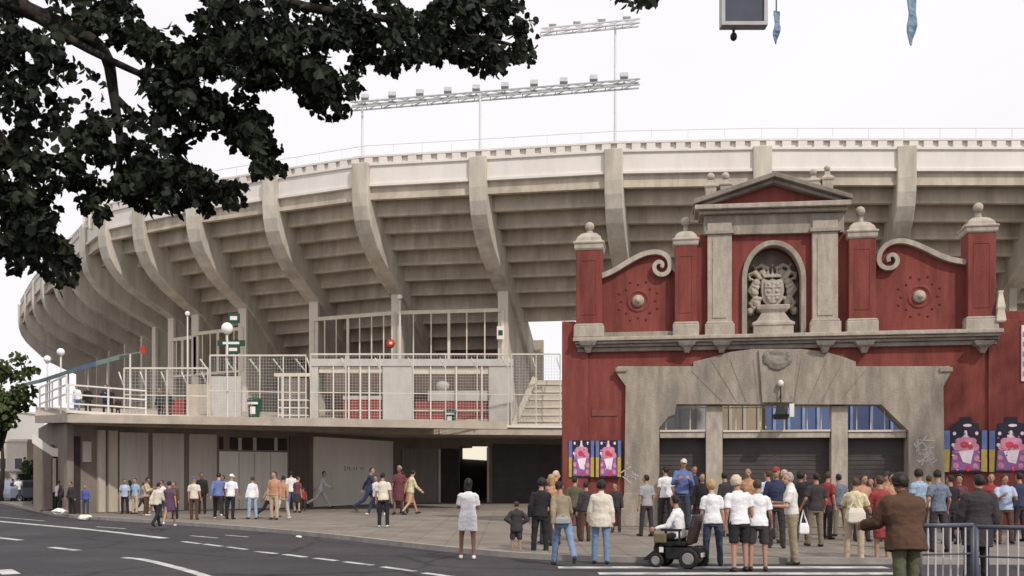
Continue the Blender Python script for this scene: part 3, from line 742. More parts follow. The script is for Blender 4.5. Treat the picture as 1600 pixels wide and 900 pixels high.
kx = MB(); kx.ell((cx, -.25, cz), (.36, .08, .3)); kx.ell((cx, -.27, cz + .28), (.22, .07, .1)); kx.ell((cx - .34, -.25, cz + .1), (.12, .07, .22)); kx.ell((cx + .34, -.25, cz + .1), (.12, .07, .22)); kx.ell((cx, -.3, cz - .02), (.2, .06, .18))
remesh(kx.build('shield_carving', STONE_D, gate), .035, 1, .015, 9)
# piers, transom and doors in the opening
for x0, x1 in ((1103, 1129), (1299, 1325)):
    mb = MB(); gbox(mb, x0, x1, 634, 822, .02, .45); mb.build('pier', STONE_L, gate, bevel=.02)
for x0, x1 in ((1031, 1102), (1130, 1298), (1326, 1417)):
    mb = MB(); gbox(mb, x0, x1, 675, 684, .08, .4); t_ = mb.build('transom', STONE_L, gate, bevel=.01)
    mb = MB(); gbox(mb, x0, x1, 671.5, 674.5, .04, .42); mb.build('ledge', CREAM, t_)
for x0, x1 in ((1024, 1106), (1124, 1214), (1214.02, 1304), (1320, 1372), (1372.02, 1424)):
    mb = MB(); gbox(mb, x0, x1, 676, 822, .5, .56)
    xa = G(x0, 750)[0]; xb = G(x1, 750)[0]; zt = G((x0 + x1) / 2, 687)[1]
    z = .15
    while z < zt: mb.bx(xa + .02, xb - .02, .485, .5, z, z + .06); z += .14
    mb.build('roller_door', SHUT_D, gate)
for x0, x1, y0, y1 in [(x, x + 1.3, 634, 671) for x in (1040, 1078, 1150, 1188, 1226, 1262, 1284, 1340, 1362, 1384)] + [(1131, 1297, 634.5, 636.5), (1060, 1102, 635, 637)]:
    mb = MB(); gbox(mb, x0, x1, y0, y1, .2 if y1 > 640 else .25, .24 if y1 > 640 else .29); mb.build('window_bar', CREAM, gate)
# cornice between the storeys
mb = MB(); gbox(mb, 897, 1562, 523, 529, -.42, .7); gbox(mb, 900, 1559, 529.4, 533, -.32, .68); mb.build('cornice', STONE_L, gate, bevel=.02)
mb = MB(); gbox(mb, 901, 1558, 533.3, 538, -.22, -.003); gbox(mb, 903, 1556, 538.3, 545, -.13, -.003); mb.build('cornice_moulding', STONE_D, gate, bevel=.02)
for x in (920, 1073, 1127, 1287, 1348, 1532):
    mb = MB(); xc, zc = G(x, 545); mb.square((xc, -.2, zc), [(.07, .06, -.16), (.1, .1, -.08), (.13, .14, 0), (.24, .2, .08), (.3, .24, .2)]); mb.build('corbel', STONE_D, gate, bevel=.015)
# upper storey: scrolled wings
WL = [(940, 433), (958, 427), (980, 414), (1000, 403), (1015, 398), (1030, 398), (1041, 404), (1046, 416), (1057, 428)]
WRt = [(1508, 412), (1480, 408), (1460, 400), (1440, 390), (1420, 382), (1400, 380), (1386, 386), (1376, 397), (1373, 410), (1362, 424)]
mb = MB(); gp(mb, [(940, 530)] + WL + [(1057, 530)], .05, .5); mb.build('wing_wall', RED, gate)
mb = MB(); gp(mb, [(1508, 527)] + WRt + [(1362, 527)], .05, .5); mb.build('wing_wall', RED, gate)
def scroll(pts, name):
    P = smooth_line([Vector((G(x, y)[0], 0, G(x, y)[1])) for x, y in pts], 2); mb = MB(); rg = []
    for i, p in enumerate(P):
        t = (P[min(i + 1, len(P) - 1)] - P[max(i - 1, 0)]).normalized(); n = Vector((-t.z, 0, t.x)); f = i / (len(P) - 1)
        h = .085 * (1 - .3 * f)
        rg.append([p + n * h + Vector((0, -.14, 0)), p + n * h + Vector((0, .58, 0)), p - n * h + Vector((0, .58, 0)), p - n * h + Vector((0, -.14, 0))])
    mb.rings(rg); mb.build(name, STONE_L, gate, bevel=.02)
scroll([(940, 432), (958, 425), (980, 411), (1000, 400), (1016, 395), (1032, 395), (1044, 402), (1048, 416), (1043, 428), (1032, 431), (1023, 425), (1022, 415), (1029, 409), (1036, 413), (1034, 419)], 'scroll')
scroll([(1508, 411), (1480, 406), (1460, 397), (1440, 387), (1420, 379), (1401, 377), (1384, 383), (1374, 395), (1371, 409), (1378, 419), (1391, 421), (1401, 414), (1401, 403), (1393, 398), (1386, 403), (1388, 410)], 'scroll')
for x0, x1, yb in ((943, 1054, 524), (1367, 1507, 521)):
    mb = MB(); gbox(mb, x0, x1, yb - 5, yb + 3, -.12, .04); mb.build('plinth_strip', STONE, gate)
# rosettes
for x, y in ((997, 470), (1437, 463)):
    xc, zc = G(x, y); mb = MB()
    rot = Matrix.Rotation(R(90), 3, 'X')
    mb.ell((xc, .03, zc), (.2, .13, .2)); mb.ell((xc, -.06, zc), (.1, .1, .1)); mb.build('rosette', STONE_L, gate, True)
    mb = MB(); n = 16; pr = [(.26, -.0), (.30, -.06), (.34, 0)]
    for rr, m in ((.32, 16),):
        mb.rings([[Vector((xc + (rr + q * .05) * math.cos(2 * math.pi * j / 24), .05 - .05 * (1 - abs(q)), zc + (rr + q * .05) * math.sin(2 * math.pi * j / 24))) for j in range(24)] for q in (-1, 0, 1)], cap=False)
    mb.build('rosette_ring', RED, gate, True)
    for j in range(16):
        a = 2 * math.pi * j / 16; r_ = .66 if j % 2 else .54
        mb = MB(); mb.ell((xc + r_ * math.cos(a), .045, zc + r_ * math.sin(a)), (.042, .022, .042), None, 8, 6); mb.build('rosette_stud', mat('dark_red_relief', (.13, .036, .033), .9), gate, True)
# pillars
def pillar(x0, x1, ycap, yred, yball, ybase, ybot):
    xm = (x0 + x1) / 2; xc = G(xm, 450)[0]; w = (G(x1, 450)[0] - G(x0, 450)[0]) / 2; d = w * .95
    Z = lambda y: G(xm, y)[1]
    mb = MB(); mb.bx(xc - w, xc + w, -.28, -.28 + 2 * d, Z(ybase), Z(yred)); p = mb.build('pillar', RED, gate, bevel=.02)
    mb = MB(); zt, zb = Z(yred + 14), Z(ybase - 14)
    for a, b, c, e in ((-w * .62, w * .62, zt - .05, zt), (-w * .62, w * .62, zb, zb + .05), (-w * .62, -w * .52, zb + .05, zt - .05), (w * .52, w * .62, zb + .05, zt - .05)):
        mb.bx(xc + a, xc + b, -.292, -.283, c, e)
    mb.build('panel_moulding', RED, p)
    cyy = -.28 + d
    mb = MB(); z0 = Z(yred); h = Z(ycap) - z0
    mb.square((xc, cyy, z0), [(w * 1.03, d * 1.03, 0), (w * 1.12, d * 1.12, h * .1), (w * 1.12, d * 1.12, h * .3), (w * 1.2, d * 1.2, h * .36), (w * 1.2, d * 1.2, h * .45), (w * 1.02, d * 1.02, h * .5), (w * .92, d * .92, h * .7), (w * .62, d * .62, h * .92), (w * .36, d * .36, h)])
    mb.build('cap', STONE_L, p, bevel=.015)
    mb = MB(); zb_ = Z(yball); rb = .15
    mb.lathe((xc, cyy, z0 + h - .02), [(w * .3, 0), (w * .24, .08), (w * .22, zb_ - z0 - h - rb * .6), (w * .3, zb_ - z0 - h - rb * .7)], 12)
    mb.build('finial_neck', STONE_L, p, True)
    mb = MB(); mb.ell((xc, cyy, zb_), (rb, rb, rb), None, 14, 10); mb.build('finial_ball', STONE_L, p, True)
    mb = MB(); mb.bx(xc - w * 1.17, xc + w * 1.17, -.28 - w * .17, -.28 + 2 * d + .1, Z(ybot), Z(ybase + 3)); mb.square((xc, cyy - .02, Z(ybase + 3)), [(w * 1.17, d * 1.1, 0), (w * 1.06, d * 1.05, .07)]); mb.build('base_block', STONE_L, p, bevel=.03)
pillar(901, 941, 364, 394, 353, 508, 529)
pillar(1054, 1089, 362, 387, 346, 505, 528)
pillar(1324, 1366, 347, 376, 329, 500, 526)
pillar(1508, 1552, 340, 367, 323, 497, 524)
# centre block with niche
arch = [(1166, 524), (1166, 436)] + [(1209 + 43 * math.cos(math.pi - math.pi * k / 14), 436 - 53 * math.sin(math.pi * k / 14)) for k in range(1, 14)] + [(1252, 436), (1252, 524)]
mb = MB(); gp(mb, [(1089, 526), (1089, 366), (1326, 364), (1326, 524), (1252, 524)] + arch[::-1][1:-1] + [(1166, 526)], .03, .8); mb.build('centre_wall', RED, gate)
mb = MB(); gp(mb, [(1160, 526), (1160, 376), (1258, 375), (1258, 524)], .72, .95); mb.build('niche_back', STONE_D, gate)
A_o = [(1159, 526), (1159, 436)] + [(1209 + 50 * math.cos(math.pi - math.pi * k / 16), 436 - 60 * math.sin(math.pi * k / 16)) for k in range(1, 16)] + [(1259, 436), (1259, 525)]
A_i = [(1167, 526), (1167, 436)] + [(1209 + 42 * math.cos(math.pi - math.pi * k / 16), 436 - 52 * math.sin(math.pi * k / 16)) for k in range(1, 16)] + [(1251, 436), (1251, 525)]
mb = MB(); rg = []
for (a, b), (c, d) in zip(A_o, A_i):
    xo, zo = G(a, b); xi, zi = G(c, d)
    rg.append([Vector((xo, -.1, zo)), Vector((xo, .05, zo)), Vector((xi, .3, zi)), Vector((xi, -.1, zi))])
mb.rings(rg); mb.build('niche_frame', STONE, gate, bevel=.015)
# carved coat of arms
xc, zc = G(1209, 452); ca = MB(); E = lambda dx, dz, y, r: ca.ell((xc + dx, y, zc + dz), r)
shp = [(-.34, .42), (-.12, .36), (0, .4), (.12, .36), (.34, .42), (.36, .0), (.3, -.28), (.16, -.46), (0, -.56), (-.16, -.46), (-.3, -.28), (-.36, 0)]
ca.prism([(xc + x, .34, zc + z) for x, z in shp], (0, .25, 0)); ca.prism([(xc + x * .72, .28, zc + z * .76 - .01) for x, z in shp], (0, .1, 0))
for z_, w_ in ((.12, .24), (-.14, .22)): ca.bx(xc - w_, xc + w_, .25, .34, zc + z_ - .025, zc + z_ + .025)
ca.bx(xc - .025, xc + .025, .25, .34, zc - .4, zc + .28)
for x in (-.13, .13):
    for z_ in (.2, -.02, -.24): E(x, z_, .28, (.055, .05, .06))
ca.bx(xc - .3, xc + .3, .3, .62, zc + .44, zc + .54)
for k in range(5): x = -.28 + .14 * k; ca.prism([(xc + x - .05, .36, zc + .54), (xc + x + .05, .36, zc + .54), (xc + x, .36, zc + .76 + (.06 if k == 2 else 0))], (0, .14, 0)); E(x, .78 + (.06 if k == 2 else 0), .42, (.04, .04, .045))
for s in (-1, 1):
    ca.tube([(xc + s * .36, .42, zc + .4), (xc + s * .55, .44, zc + .62), (xc + s * .72, .5, zc + .56), (xc + s * .7, .5, zc + .4), (xc + s * .6, .46, zc + .42)], [.08, .09, .08, .06, .05], 8)
    ca.tube([(xc + s * .42, .42, zc + .1), (xc + s * .62, .46, zc + .22), (xc + s * .72, .5, zc + .06), (xc + s * .6, .46, zc - .1), (xc + s * .5, .42, zc - .02)], [.08, .1, .09, .08, .05], 8)
    ca.tube([(xc + s * .34, .42, zc - .24), (xc + s * .54, .46, zc - .2), (xc + s * .68, .5, zc - .36), (xc + s * .56, .46, zc - .54), (xc + s * .4, .42, zc - .44)], [.08, .1, .09, .09, .05], 8)
    ca.tube([(xc + s * .1, .42, zc + .72), (xc + s * .34, .46, zc + .86), (xc + s * .54, .5, zc + .78), (xc + s * .6, .52, zc + .92)], [.06, .07, .06, .03], 8)
    E(s * .68, -.62, .5, (.13, .12, .14)); E(s * .5, .3, .46, (.14, .12, .14)); E(s * .55, -.02, .46, (.13, .12, .13)); E(s * .5, -.36, .46, (.15, .12, .13)); E(s * .3, .62, .46, (.12, .1, .1)); E(s * .52, .62, .5, (.1, .1, .12)); E(s * .62, .06, .42, (.06, .06, .08)); E(s * .46, .5, .4, (.06, .06, .07))
ca.bx(xc - .48, xc + .48, .36, .62, zc - .66, zc - .56)
remesh(ca.build('coat_of_arms', STONE_L, gate), .02, 1, .008, 14)
mb = MB(); zb = G(1209, 524)[1]
mb.square((xc, .38, zb), [(.62, .3, 0), (.62, .3, .32), (.66, .33, .34), (.66, .33, .42), (.52, .26, .5), (.4, .22, .68), (.36, .2, .74), (.5, .27, .86), (.52, .29, .98), (.46, .25, 1.0)])
mb.build('niche_pedestal', STONE_L, gate, bevel=.02)
# pilasters
for x0, x1, yb, yt in ((1105, 1143, 506, 350), (1268, 1308, 502, 346)):
    mb = MB(); gbox(mb, x0, x1, yt, yb, -.18, .02); p = mb.build('pilaster', STONE_L, gate, bevel=.02)
    mb = MB(); gbox(mb, x0 + 8, x1 - 8, yt + 26, yb - 8, -.205, -.183); mb.build('flute_panel', STONE_L, p)
    mb = MB(); gbox(mb, x0 - 4, x1 + 4, yt + 12, yt + 18, -.25, .02); mb.build('pilaster_cap', STONE, p, bevel=.015)
    mb = MB(); gbox(mb, x0 - 4, x1 + 4, yb + 2, yb + 24, -.32, .02); gbox(mb, x0 - 2, x1 + 2, yb - 2, yb + 1.7, -.27, .02); mb.build('pilaster_base', STONE_L, p, bevel=.02)
# entablature and pediment
mb = MB(); gp(mb, [(1100, 369), (1100, 338), (1318, 333), (1318, 364)], -.12, .8); mb.build('frieze', STONE, gate, bevel=.02)
mb = MB(); gp(mb, [(1085, 333), (1085, 326), (1326, 318), (1326, 326)], -.48, .9); gp(mb, [(1092, 338), (1092, 333.4), (1322, 326.4), (1322, 332)], -.3, .85); mb.build('pediment_cornice', STONE_L, gate, bevel=.02)
mb = MB(); gp(mb, [(1100, 325), (1312, 318), (1208, 285)], .0, .7); mb.build('tympanum', RED, gate)
mb = MB(); gp(mb, [(1085, 325.5), (1102, 325), (1208, 289), (1208, 283)], -.3, .8); gp(mb, [(1326, 317.5), (1308, 318), (1208, 289.2), (1208, 283)], -.3, .8); mb.build('raking_moulding', STONE_D, gate, bevel=.015)
mb = MB(); gp(mb, [(1083, 325.2), (1208, 282.7), (1208, 275), (1083, 318)], -.5, .9); gp(mb, [(1328, 317.2), (1208, 282.7), (1208, 275), (1328, 310)], -.5, .9); mb.build('raking_cornice', STONE_D, gate, bevel=.02)
for x, yb, yt, bl in ((1111, 314, 268, .13), (1134, 306, 268, .13), (1272, 298, 262, .11), (1294, 306, 254, .1)):
    xc, z0 = G(x, yb); z1 = G(x, yt)[1]; h = z1 - z0; mb = MB()
    mb.square((xc, .2, z0 - .15), [(.17, .17, 0), (.17, .17, .2), (.2, .2, .22), (.2, .2, .27), (.14, .14, .3), (.17, .17, h * .5), (.17, .17, h * .62), (.2, .2, h * .66), (.2, .2, h * .72), (.1, .1, h * .8), (.07, .07, h * .92)])
    p = mb.build('pinnacle', STONE_L, gate, bevel=.012)
    mb = MB(); mb.ell((xc, .2, z0 + h * .88), (bl, bl, bl)); mb.build('pinnacle_ball', STONE_L, p, True)
# step in the doorway
mb = MB(); gbox(mb, 1031, 1417, 806, 822, .0, .49); mb.build('doorstep', STONE, gate, bevel=.02)
for x0, y0, s_ in ((978, 735, 1), (984, 748, .9), (990, 740, .8), (1432, 700, 1), (1444, 692, 1), (1438, 716, 1.1), (1450, 706, .9), (1455, 722, .8)):
    xa, za = G(x0, y0); mb = MB()
    for k in range(3):
        a = random.uniform(0, 3.1); l = .2 * s_; cxx = xa + random.uniform(-.1, .1); czz = za + random.uniform(-.1, .1)
        y_ = -.166
        mb.bar((cxx - l * math.cos(a), y_, czz - l * math.sin(a)), (cxx + l * math.cos(a), y_, czz + l * math.sin(a)), .035, .008, up=(0, 1, 0))
    mb.build('graffiti', mat('grey_graffiti', (.45, .42, .41), .8, .1), gate)
xa, za = G(945, 645); mb = MB(); mb.bx(xa - .42, xa + .42, -.025, 0.0, za - .1, za + .1); mb.build('plaque', mat('plaque_dark', (.2, .06, .05), .7), gate)
# hanging lantern in front of the central window
lt = thing('lantern', 'black lantern with white knob hanging in the middle window of the gate', 'lantern', GO + gx * G(1218, 650)[0] + gy * -.35 + Vector((0, 0, G(1218, 650)[1])), GA)
mb = MB(); mb.square((0, 0, 0), [(.2, .2, -.12), (.24, .24, .02), (.16, .16, .04), (.1, .1, .36), (.03, .03, .4)]); mb.build('body', BLACK, lt)
mb = MB(); mb.tube([(0, 0, .38), (0, 0, .95)], .02); mb.tube([(0, 0, .6), (0, .2, .6)], .025); mb.build('rod', BLACK, lt)
mb = MB(); mb.ell((0, 0, 1.0), (.09, .09, .11)); mb.build('knob', WHITE, lt, True)
mb = MB(); mb.bx(.26, .4, -.06, .06, -.05, .36); mb.build('lamp_tube', WHITE, lt)
# hoardings behind the gate (seen through the windows above the transom)
def hoarding(x0, x1, m, label, ytop, off, mulls, mm):
    Y = 31.4 + off; a, b = pt(x0, 700, Y), pt(x1, ytop, Y); f = thing('hoarding', label, 'hoarding', ((a.x + b.x) / 2, Y, 0)); w = (b.x - a.x) / 2
    mb = MB(); mb.bx(-w, w, 0, .06, 0, b.z); mb.build('sheet', m, f)
    for k in range(mulls):
        x = -w + 2 * w * (k + .5) / mulls; mb = MB(); mb.bx(x - .05, x + .05, -.06, 0, 0, b.z); mb.build('batten', mm, f)
hoarding(1010, 1106, mat('grey_board', (.36, .37, .38), .7, .3, 1.0), 'grey board seen through the left window of the gate', 600, 6, 3, METAL)
hoarding(1108, 1196, mat('tan_board', (.4, .32, .23), .7, .3, .7), 'tan board seen through the middle gate window, left of the lantern', 600, 6.2, 4, GREYW)
hoarding(1198, 1312, BLUEP, 'blue sheet seen through the middle gate window, right of the lantern', 600, 6, 5, mat('pale_blue', (.3, .38, .55), .6))
hoarding(1314, 1440, mat('navy_tarp', (.065, .09, .2), .6, .2, 1.5), 'darker blue sheet seen through the right window of the gate', 600, 6.2, 4, mat('mid_blue', (.2, .27, .42), .6))
# posters
PB = mat('poster_black', (.025, .02, .035), .5); PP = mat('poster_pink', (.6, .25, .35), .5, .2, 8); PW = mat('poster_white', (.8, .68, .75), .5); PR_ = mat('poster_red', (.55, .05, .09), .5, .2, 8)
PY = mat('poster_yellow', (.46, .34, .08), .5, .2, 6); PBL = mat('poster_blue', (.12, .17, .36), .5, .2, 4); PV = mat('poster_violet', (.28, .12, .3), .5, .2, 8)
def poster(x0, x1, y0, y1, label, cap=False, right=True):
    xa, za = G(x0, y1); xb, zb = G(x1, y0); w = (xb - xa) / 2; h = (zb - za) / 2
    f = thing('poster', label, 'poster', GO + gx * ((xa + xb) / 2) + gy * -.13 + Vector((0, 0, (za + zb) / 2)), GA, 'bright posters on the red gate walls')
    mb = MB(); mb.bx(-w, w, 0, .025, -h, h); mb.build('board', PB, f)
    def flat(name, m, pts, y):
        mb = MB(); mb.prism([(x * w, y, z * h) for x, z in pts], (0, .0035, 0)); mb.build(name, m, f)
    def disc(cx, cz, rx, rz, n=16): return [(cx + rx * math.cos(2 * math.pi * k / n), cz + rz * math.sin(2 * math.pi * k / n)) for k in range(n)]
    flat('blue_strip', PBL, [(-.98, .1), (-.72, .1), (-.72, .98), (-.98, .98)], -.004); flat('blue_strip', PBL, [(.74, .1), (.98, .1), (.98, .98), (.74, .98)], -.004)
    flat('yellow_strip', PY, [(-.98, -.98), (-.76, -.98), (-.72, .09), (-.98, .09)], -.004); flat('yellow_strip', PY, [(.7, -.95), (.98, -.98), (.98, .09), (.72, .09)], -.004)
    flat('violet_shape', PV, [(-.66, -.9), (-.6, .05), (-.2, .12), (.25, .05), (.62, .1), (.66, -.9)], -.004)
    for k_, (cx, cz, r) in enumerate(((-.4, .22, .2), (-.28, .46, .2), (0, .56, .22), (.3, .46, .2), (.42, .2, .2), (0, .28, .4))): flat('pink_petal', PP, disc(cx, cz, r, r * .9, 12), -.006 - .0008 * k_)
    flat('red_patch', PR_, disc(-.06, .3, .2, .16, 9), -.0165); flat('red_patch', PR_, disc(.2, .22, .14, .11, 8), -.0172)
    flat('pale_field', PW, [(-.34, .0), (.38, .06), (.22, -.6), (-.12, -.52)], -.012)
    flat('white_point', PW, [(-.1, .66), (.1, .66), (.05, .98), (-.05, .98)], -.012)
    for cx, cz, r, m in ((-.52, .84, .08, PW), (.5, .84, .08, PW), (-.5, -.3, .12, PP), (.5, -.34, .13, PP), (-.46, -.68, .14, PP), (.44, -.7, .12, PP), (-.58, .3, .08, PW), (.1, -.82, .12, PR_)): flat('spot', m, disc(cx, cz, r, r * 1.1, 10), -.018)
    rr_ = random.Random(int(x0))
    for k_ in range(14): flat('spot', rr_.choice((PW, PP, PV, PY, PBL)), disc(rr_.uniform(-.62, .62), rr_.uniform(-.92, .9), rr_.uniform(.03, .07), rr_.uniform(.02, .06), 7), -.0205 - .0006 * k_)
    if cap:
        mb = MB(); mb.prism([(-.62 * w, 0, h), (.62 * w, 0, h), (.62 * w, 0, h * 1.3), (.3 * w, 0, h * 1.36), (.26 * w, 0, h * 1.62), (-.26 * w, 0, h * 1.62), (-.3 * w, 0, h * 1.36), (-.62 * w, 0, h * 1.3)], (0, .02, 0)); mb.build('top_board', PB, f)
        flat('white_spot', PW, disc(.08, 1.22, .2, .07), -.005)
poster(889, 929, 688, 746, 'left one of the pair of pink and black posters left of the stone portal')
poster(931, 971, 688, 746, 'right one of the pair of pink and black posters left of the stone portal')
poster(1473, 1541, 672, 738, 'large pink and yellow poster with black top, next to the right side of the portal', True)
poster(1543, 1612, 672, 738, 'large pink and yellow poster with black top at the right edge of the photo', True)
sgn = thing('wall_sign', 'narrow white sign on the red wall at the right edge of the photo', 'sign', GO + gx * G(1600, 550)[0] + gy * -.15 + Vector((0, 0, G(1600, 550)[1])), GA)
mb = MB(); mb.bx(-.12, .3, 0, .04, -.9, .8); mb.build('panel', WHITE, sgn)
mb = MB()
for k in range(5): mb.bx(-.08, .26, -.01, 0, -.75 + k * .3, -.6 + k * .3)
mb.build('marking', mat('sign_grey', (.3, .25, .25), .6), sgn)
spk = thing('wall_lamp', 'small pale lamp bracket beside the right gate pillar', 'lamp', GO + gx * G(1558, 488)[0] + gy * -.3 + Vector((0, 0, G(1558, 488)[1])), GA)
mb = MB(); mb.square((0, 0, 0), [(.1, .1, -.35), (.14, .12, -.3), (.1, .1, 0), (.12, .12, .1), (.06, .06, .5), (.08, .08, .6)]); mb.build('body', CREAM, spk, bevel=.01); mb = MB(); mb.bar((0, .05, 0), (0, .3, 0), .06); mb.build('bracket', METAL_D, spk)

# ------------------------------------------------------------------ things hanging on wires over the street
def wire(label, pts):
    mb = MB(); mb.tube(pts, .012, 5); return tag(mb.build('overhead_wire', METAL_D), label, 'wire')
hb = thing('hanging_board', 'dark board with pale frame and a small knob below, hanging above the street', 'sign', pt(1162, 0, 14))
def hl(px, py): return pt(px, py, 14) - hb.location
mb = MB(); a, b = hl(1131, 36), hl(1196, -42); mb.bx(a.x, b.x, 0, .12, a.z, b.z); mb.build('box', mat('dark_slate', (.045, .05, .075), .5, .2, 3), hb, bevel=.01)
mb = MB(); a, b = hl(1127, 40), hl(1199, -46); t_ = .05
mb.bx(a.x, b.x, -.03, .14, a.z, a.z + t_); mb.bx(a.x, b.x, -.03, .14, b.z - t_, b.z); mb.bx(a.x, a.x + t_, -.03, .14, a.z + t_, b.z - t_); mb.bx(b.x - t_, b.x, -.03, .14, a.z + t_, b.z - t_); mb.build('frame', mat('board_frame', (.42, .41, .4), .6, .1), hb)
mb = MB(); c = hl(1150, 50); mb.ell((c.x, .15, c.z), (.05, .05, .06)); mb.tube([(c.x, .15, c.z + .03), (c.x, .15, c.z + .12)], .02); mb.build('knob', BLACK, hb, True)
mb = MB(); c = hl(1162, -44); mb.tube([(c.x - .2, .15, c.z), (c.x - .2, .15, c.z + .9)], .015); mb.tube([(c.x + .2, .15, c.z), (c.x + .2, .15, c.z + .9)], .015); mb.build('hanger', METAL_D, hb)
def pennant(px, y0, y1, w, label):
    p = pt(px, y0, 16); L0 = (y1 - y0) / F * 16; f = thing('street_pennant', label, 'pennant', p, R(20))
    mb = MB(); rg = []
    for k in range(9):
        t = k / 8; ww = w * (1 - .55 * t ** 3) * (1 + .2 * math.sin(t * 11)); rg.append([Vector((-ww + .018 * math.sin(t * 6), -.02, -L0 * t)), Vector((ww + .018 * math.sin(t * 6), -.02 + .04 * math.sin(t * 8), -L0 * t)), Vector((ww + .018 * math.sin(t * 6), .0 + .04 * math.sin(t * 8), -L0 * t)), Vector((-ww + .018 * math.sin(t * 6), 0, -L0 * t))])
    mb.rings(rg); mb.build('cloth', mat('pennant_blue', (.16, .25, .34), .7, .5, 7), f)
    mb = MB(); mb.tube([(0, 0, 0), (0, 0, .8)], .012); mb.build('cord', METAL_D, f)
pennant(1213, 18, 68, .055, 'thin grey blue pennant hanging next to the dark board')
pennant(1424, -8, 70, .085, 'long blue pennant hanging alone in the sky at upper right')

ztop = pt(1162, -44, 14).z + .88
wire('thin cable over the street that carries the dark hanging board', [Vector((-24, 13.4, ztop + 1.2)), Vector((-8, 14.0, ztop + .3)), Vector((pt(1162, 0, 14).x, 14.15, ztop)), Vector((14, 14.4, ztop + .5)), Vector((30, 15, ztop + 1.6))])
zt2 = pt(1213, 18, 16).z + .78; zt3 = pt(1424, -8, 16).z + .78
wire('thin cable over the street that carries the blue pennants', [Vector((-24, 15.5, zt2 + 1.2)), Vector((pt(1213, 0, 16).x, 16, zt2)), Vector((pt(1424, 0, 16).x, 16, zt3)), Vector((30, 16.4, zt3 + 1.4))])

# ------------------------------------------------------------------ crowd barriers
def barrier(x0, x1, Y0, Y1, label):
    a = Vector(((x0 - 800) / F * Y0, Y0, ROADZ)); b = Vector(((x1 - 800) / F * Y1, Y1, ROADZ)); f = thing('crowd_barrier', label, 'barrier', a, math.atan2(b.y - a.y, b.x - a.x), 'crowd barriers at lower right'); Lb = (b - a).length; H = 1.1
    mb = MB(); mb.tube([(0, 0, H), (Lb, 0, H)], .03, 10); mb.tube([(0, 0, .16), (Lb, 0, .16)], .024); mb.build('rail', BARRB, f, True)
    mb = MB(); mb.tube([(.02, 0, .72), (Lb - .02, 0, .72)], .014); mb.build('mid_rail', BARRB, f, True)
    for x in (0, Lb): mb = MB(); mb.tube([(x, 0, .05), (x, 0, H)], .028, 10); mb.build('end_post', BARRB, f, True)
    n = int(Lb / .115)
    for k in range(1, n):
        mb = MB(); x = Lb * k / n; mb.tube([(x, 0, .18), (x, 0, H - .02)], .0115, 6); mb.build('bar', BARRW, f)
    for x in (.35, Lb - .35): mb = MB(); mb.bar((x, -.33, .03), (x, .33, .03), .04); mb.bar((x, 0, .03), (x, 0, .18), .04); mb.build('foot', METAL_D, f)
barrier(1438, 1520, 13.1, 13.3, 'short steel barrier with dark blue rail beside the man in the brown jacket')
barrier(1526, 1760, 12.8, 12.3, 'longer steel barrier with pale blue rail at the right edge of the photo')

# ------------------------------------------------------------------ vegetation
def leaf_crown(name, m, leaves, size, parent, droop=0.5):
    """leaves: list of points; each becomes one folded, lobed blade"""
    out = [(0, 0), (.24, .04), (.44, .3), (.37, .46), (.36, .66), (.19, .76), (0, 1.0), (-.19, .76), (-.36, .66), (-.37, .46), (-.44, .3), (-.24, .04)]
    v = []; f = []
    for p in leaves:
        s = size * random.uniform(.6, 1.25)
        e = Euler((random.gauss(-1.1, .55) * droop * 2, random.gauss(0, .5), random.uniform(0, 6.28))).to_matrix()
        o = len(v)
        for x, y in out:
            q = e @ Vector((x * s, y * s, -abs(x) * .35 * s)); v.append(q + p)
        f += [tuple(o + k for k in (0, 1, 2, 3, 4, 5, 6)), tuple(o + k for k in (0, 6, 7, 8, 9, 10, 11))]
    me = bpy.data.meshes.new(name); me.from_pydata([tuple(q) for q in v], [], f); me.materials.append(m)
    o = bpy.data.objects.new(name, me); COL.objects.link(o); o.parent = parent; o.location = -Vector(parent.location) if parent else (0, 0, 0)
    return o
def leaf_mat(name, c, tr):
    m = bpy.data.materials.new(name); m.use_nodes = True; nt = m.node_tree; N = nt.nodes; L = nt.links; b = N['Principled BSDF']
    b.inputs['Roughness'].default_value = .5; b.inputs['Specular IOR Level'].default_value = .12
    tc = N.new('ShaderNodeTexCoord'); n = N.new('ShaderNodeTexNoise'); n.inputs['Scale'].default_value = 2.0; n.inputs['Detail'].default_value = 4
    L.new(tc.outputs['Object'], n.inputs['Vector']); r = N.new('ShaderNodeValToRGB')
    r.color_ramp.elements[0].position = .3; r.color_ramp.elements[1].position = .7
    r.color_ramp.elements[0].color = (*[x * .6 for x in c], 1); r.color_ramp.elements[1].color = (c[0] * 1.35, c[1] * 1.3, c[2] * 1.2, 1)
    L.new(n.outputs['Fac'], r.inputs['Fac']); L.new(r.outputs['Color'], b.inputs['Base Color'])
    if tr:
        t = N.new('ShaderNodeBsdfTranslucent'); L.new(r.outputs['Color'], t.inputs['Color']); mxs = N.new('ShaderNodeMixShader'); mxs.inputs['Fac'].default_value = tr
        L.new(b.outputs[0], mxs.inputs[1]); L.new(t.outputs[0], mxs.inputs[2]); L.new(mxs.outputs[0], N['Material Output'].inputs['Surface'])
    return m
BARK = mat('bark', (.04, .033, .028), .95, .3, 6, .4, (1, 1, .3), .6, 20)
LEAF = leaf_mat('plane_leaf', (.023, .029, .019), .12)
pl = thing('plane_tree', 'large dark leafy street tree whose branches hang into the top left of the photo', 'tree', (-7.6, 8.2, 0))
po = Vector(pl.location)
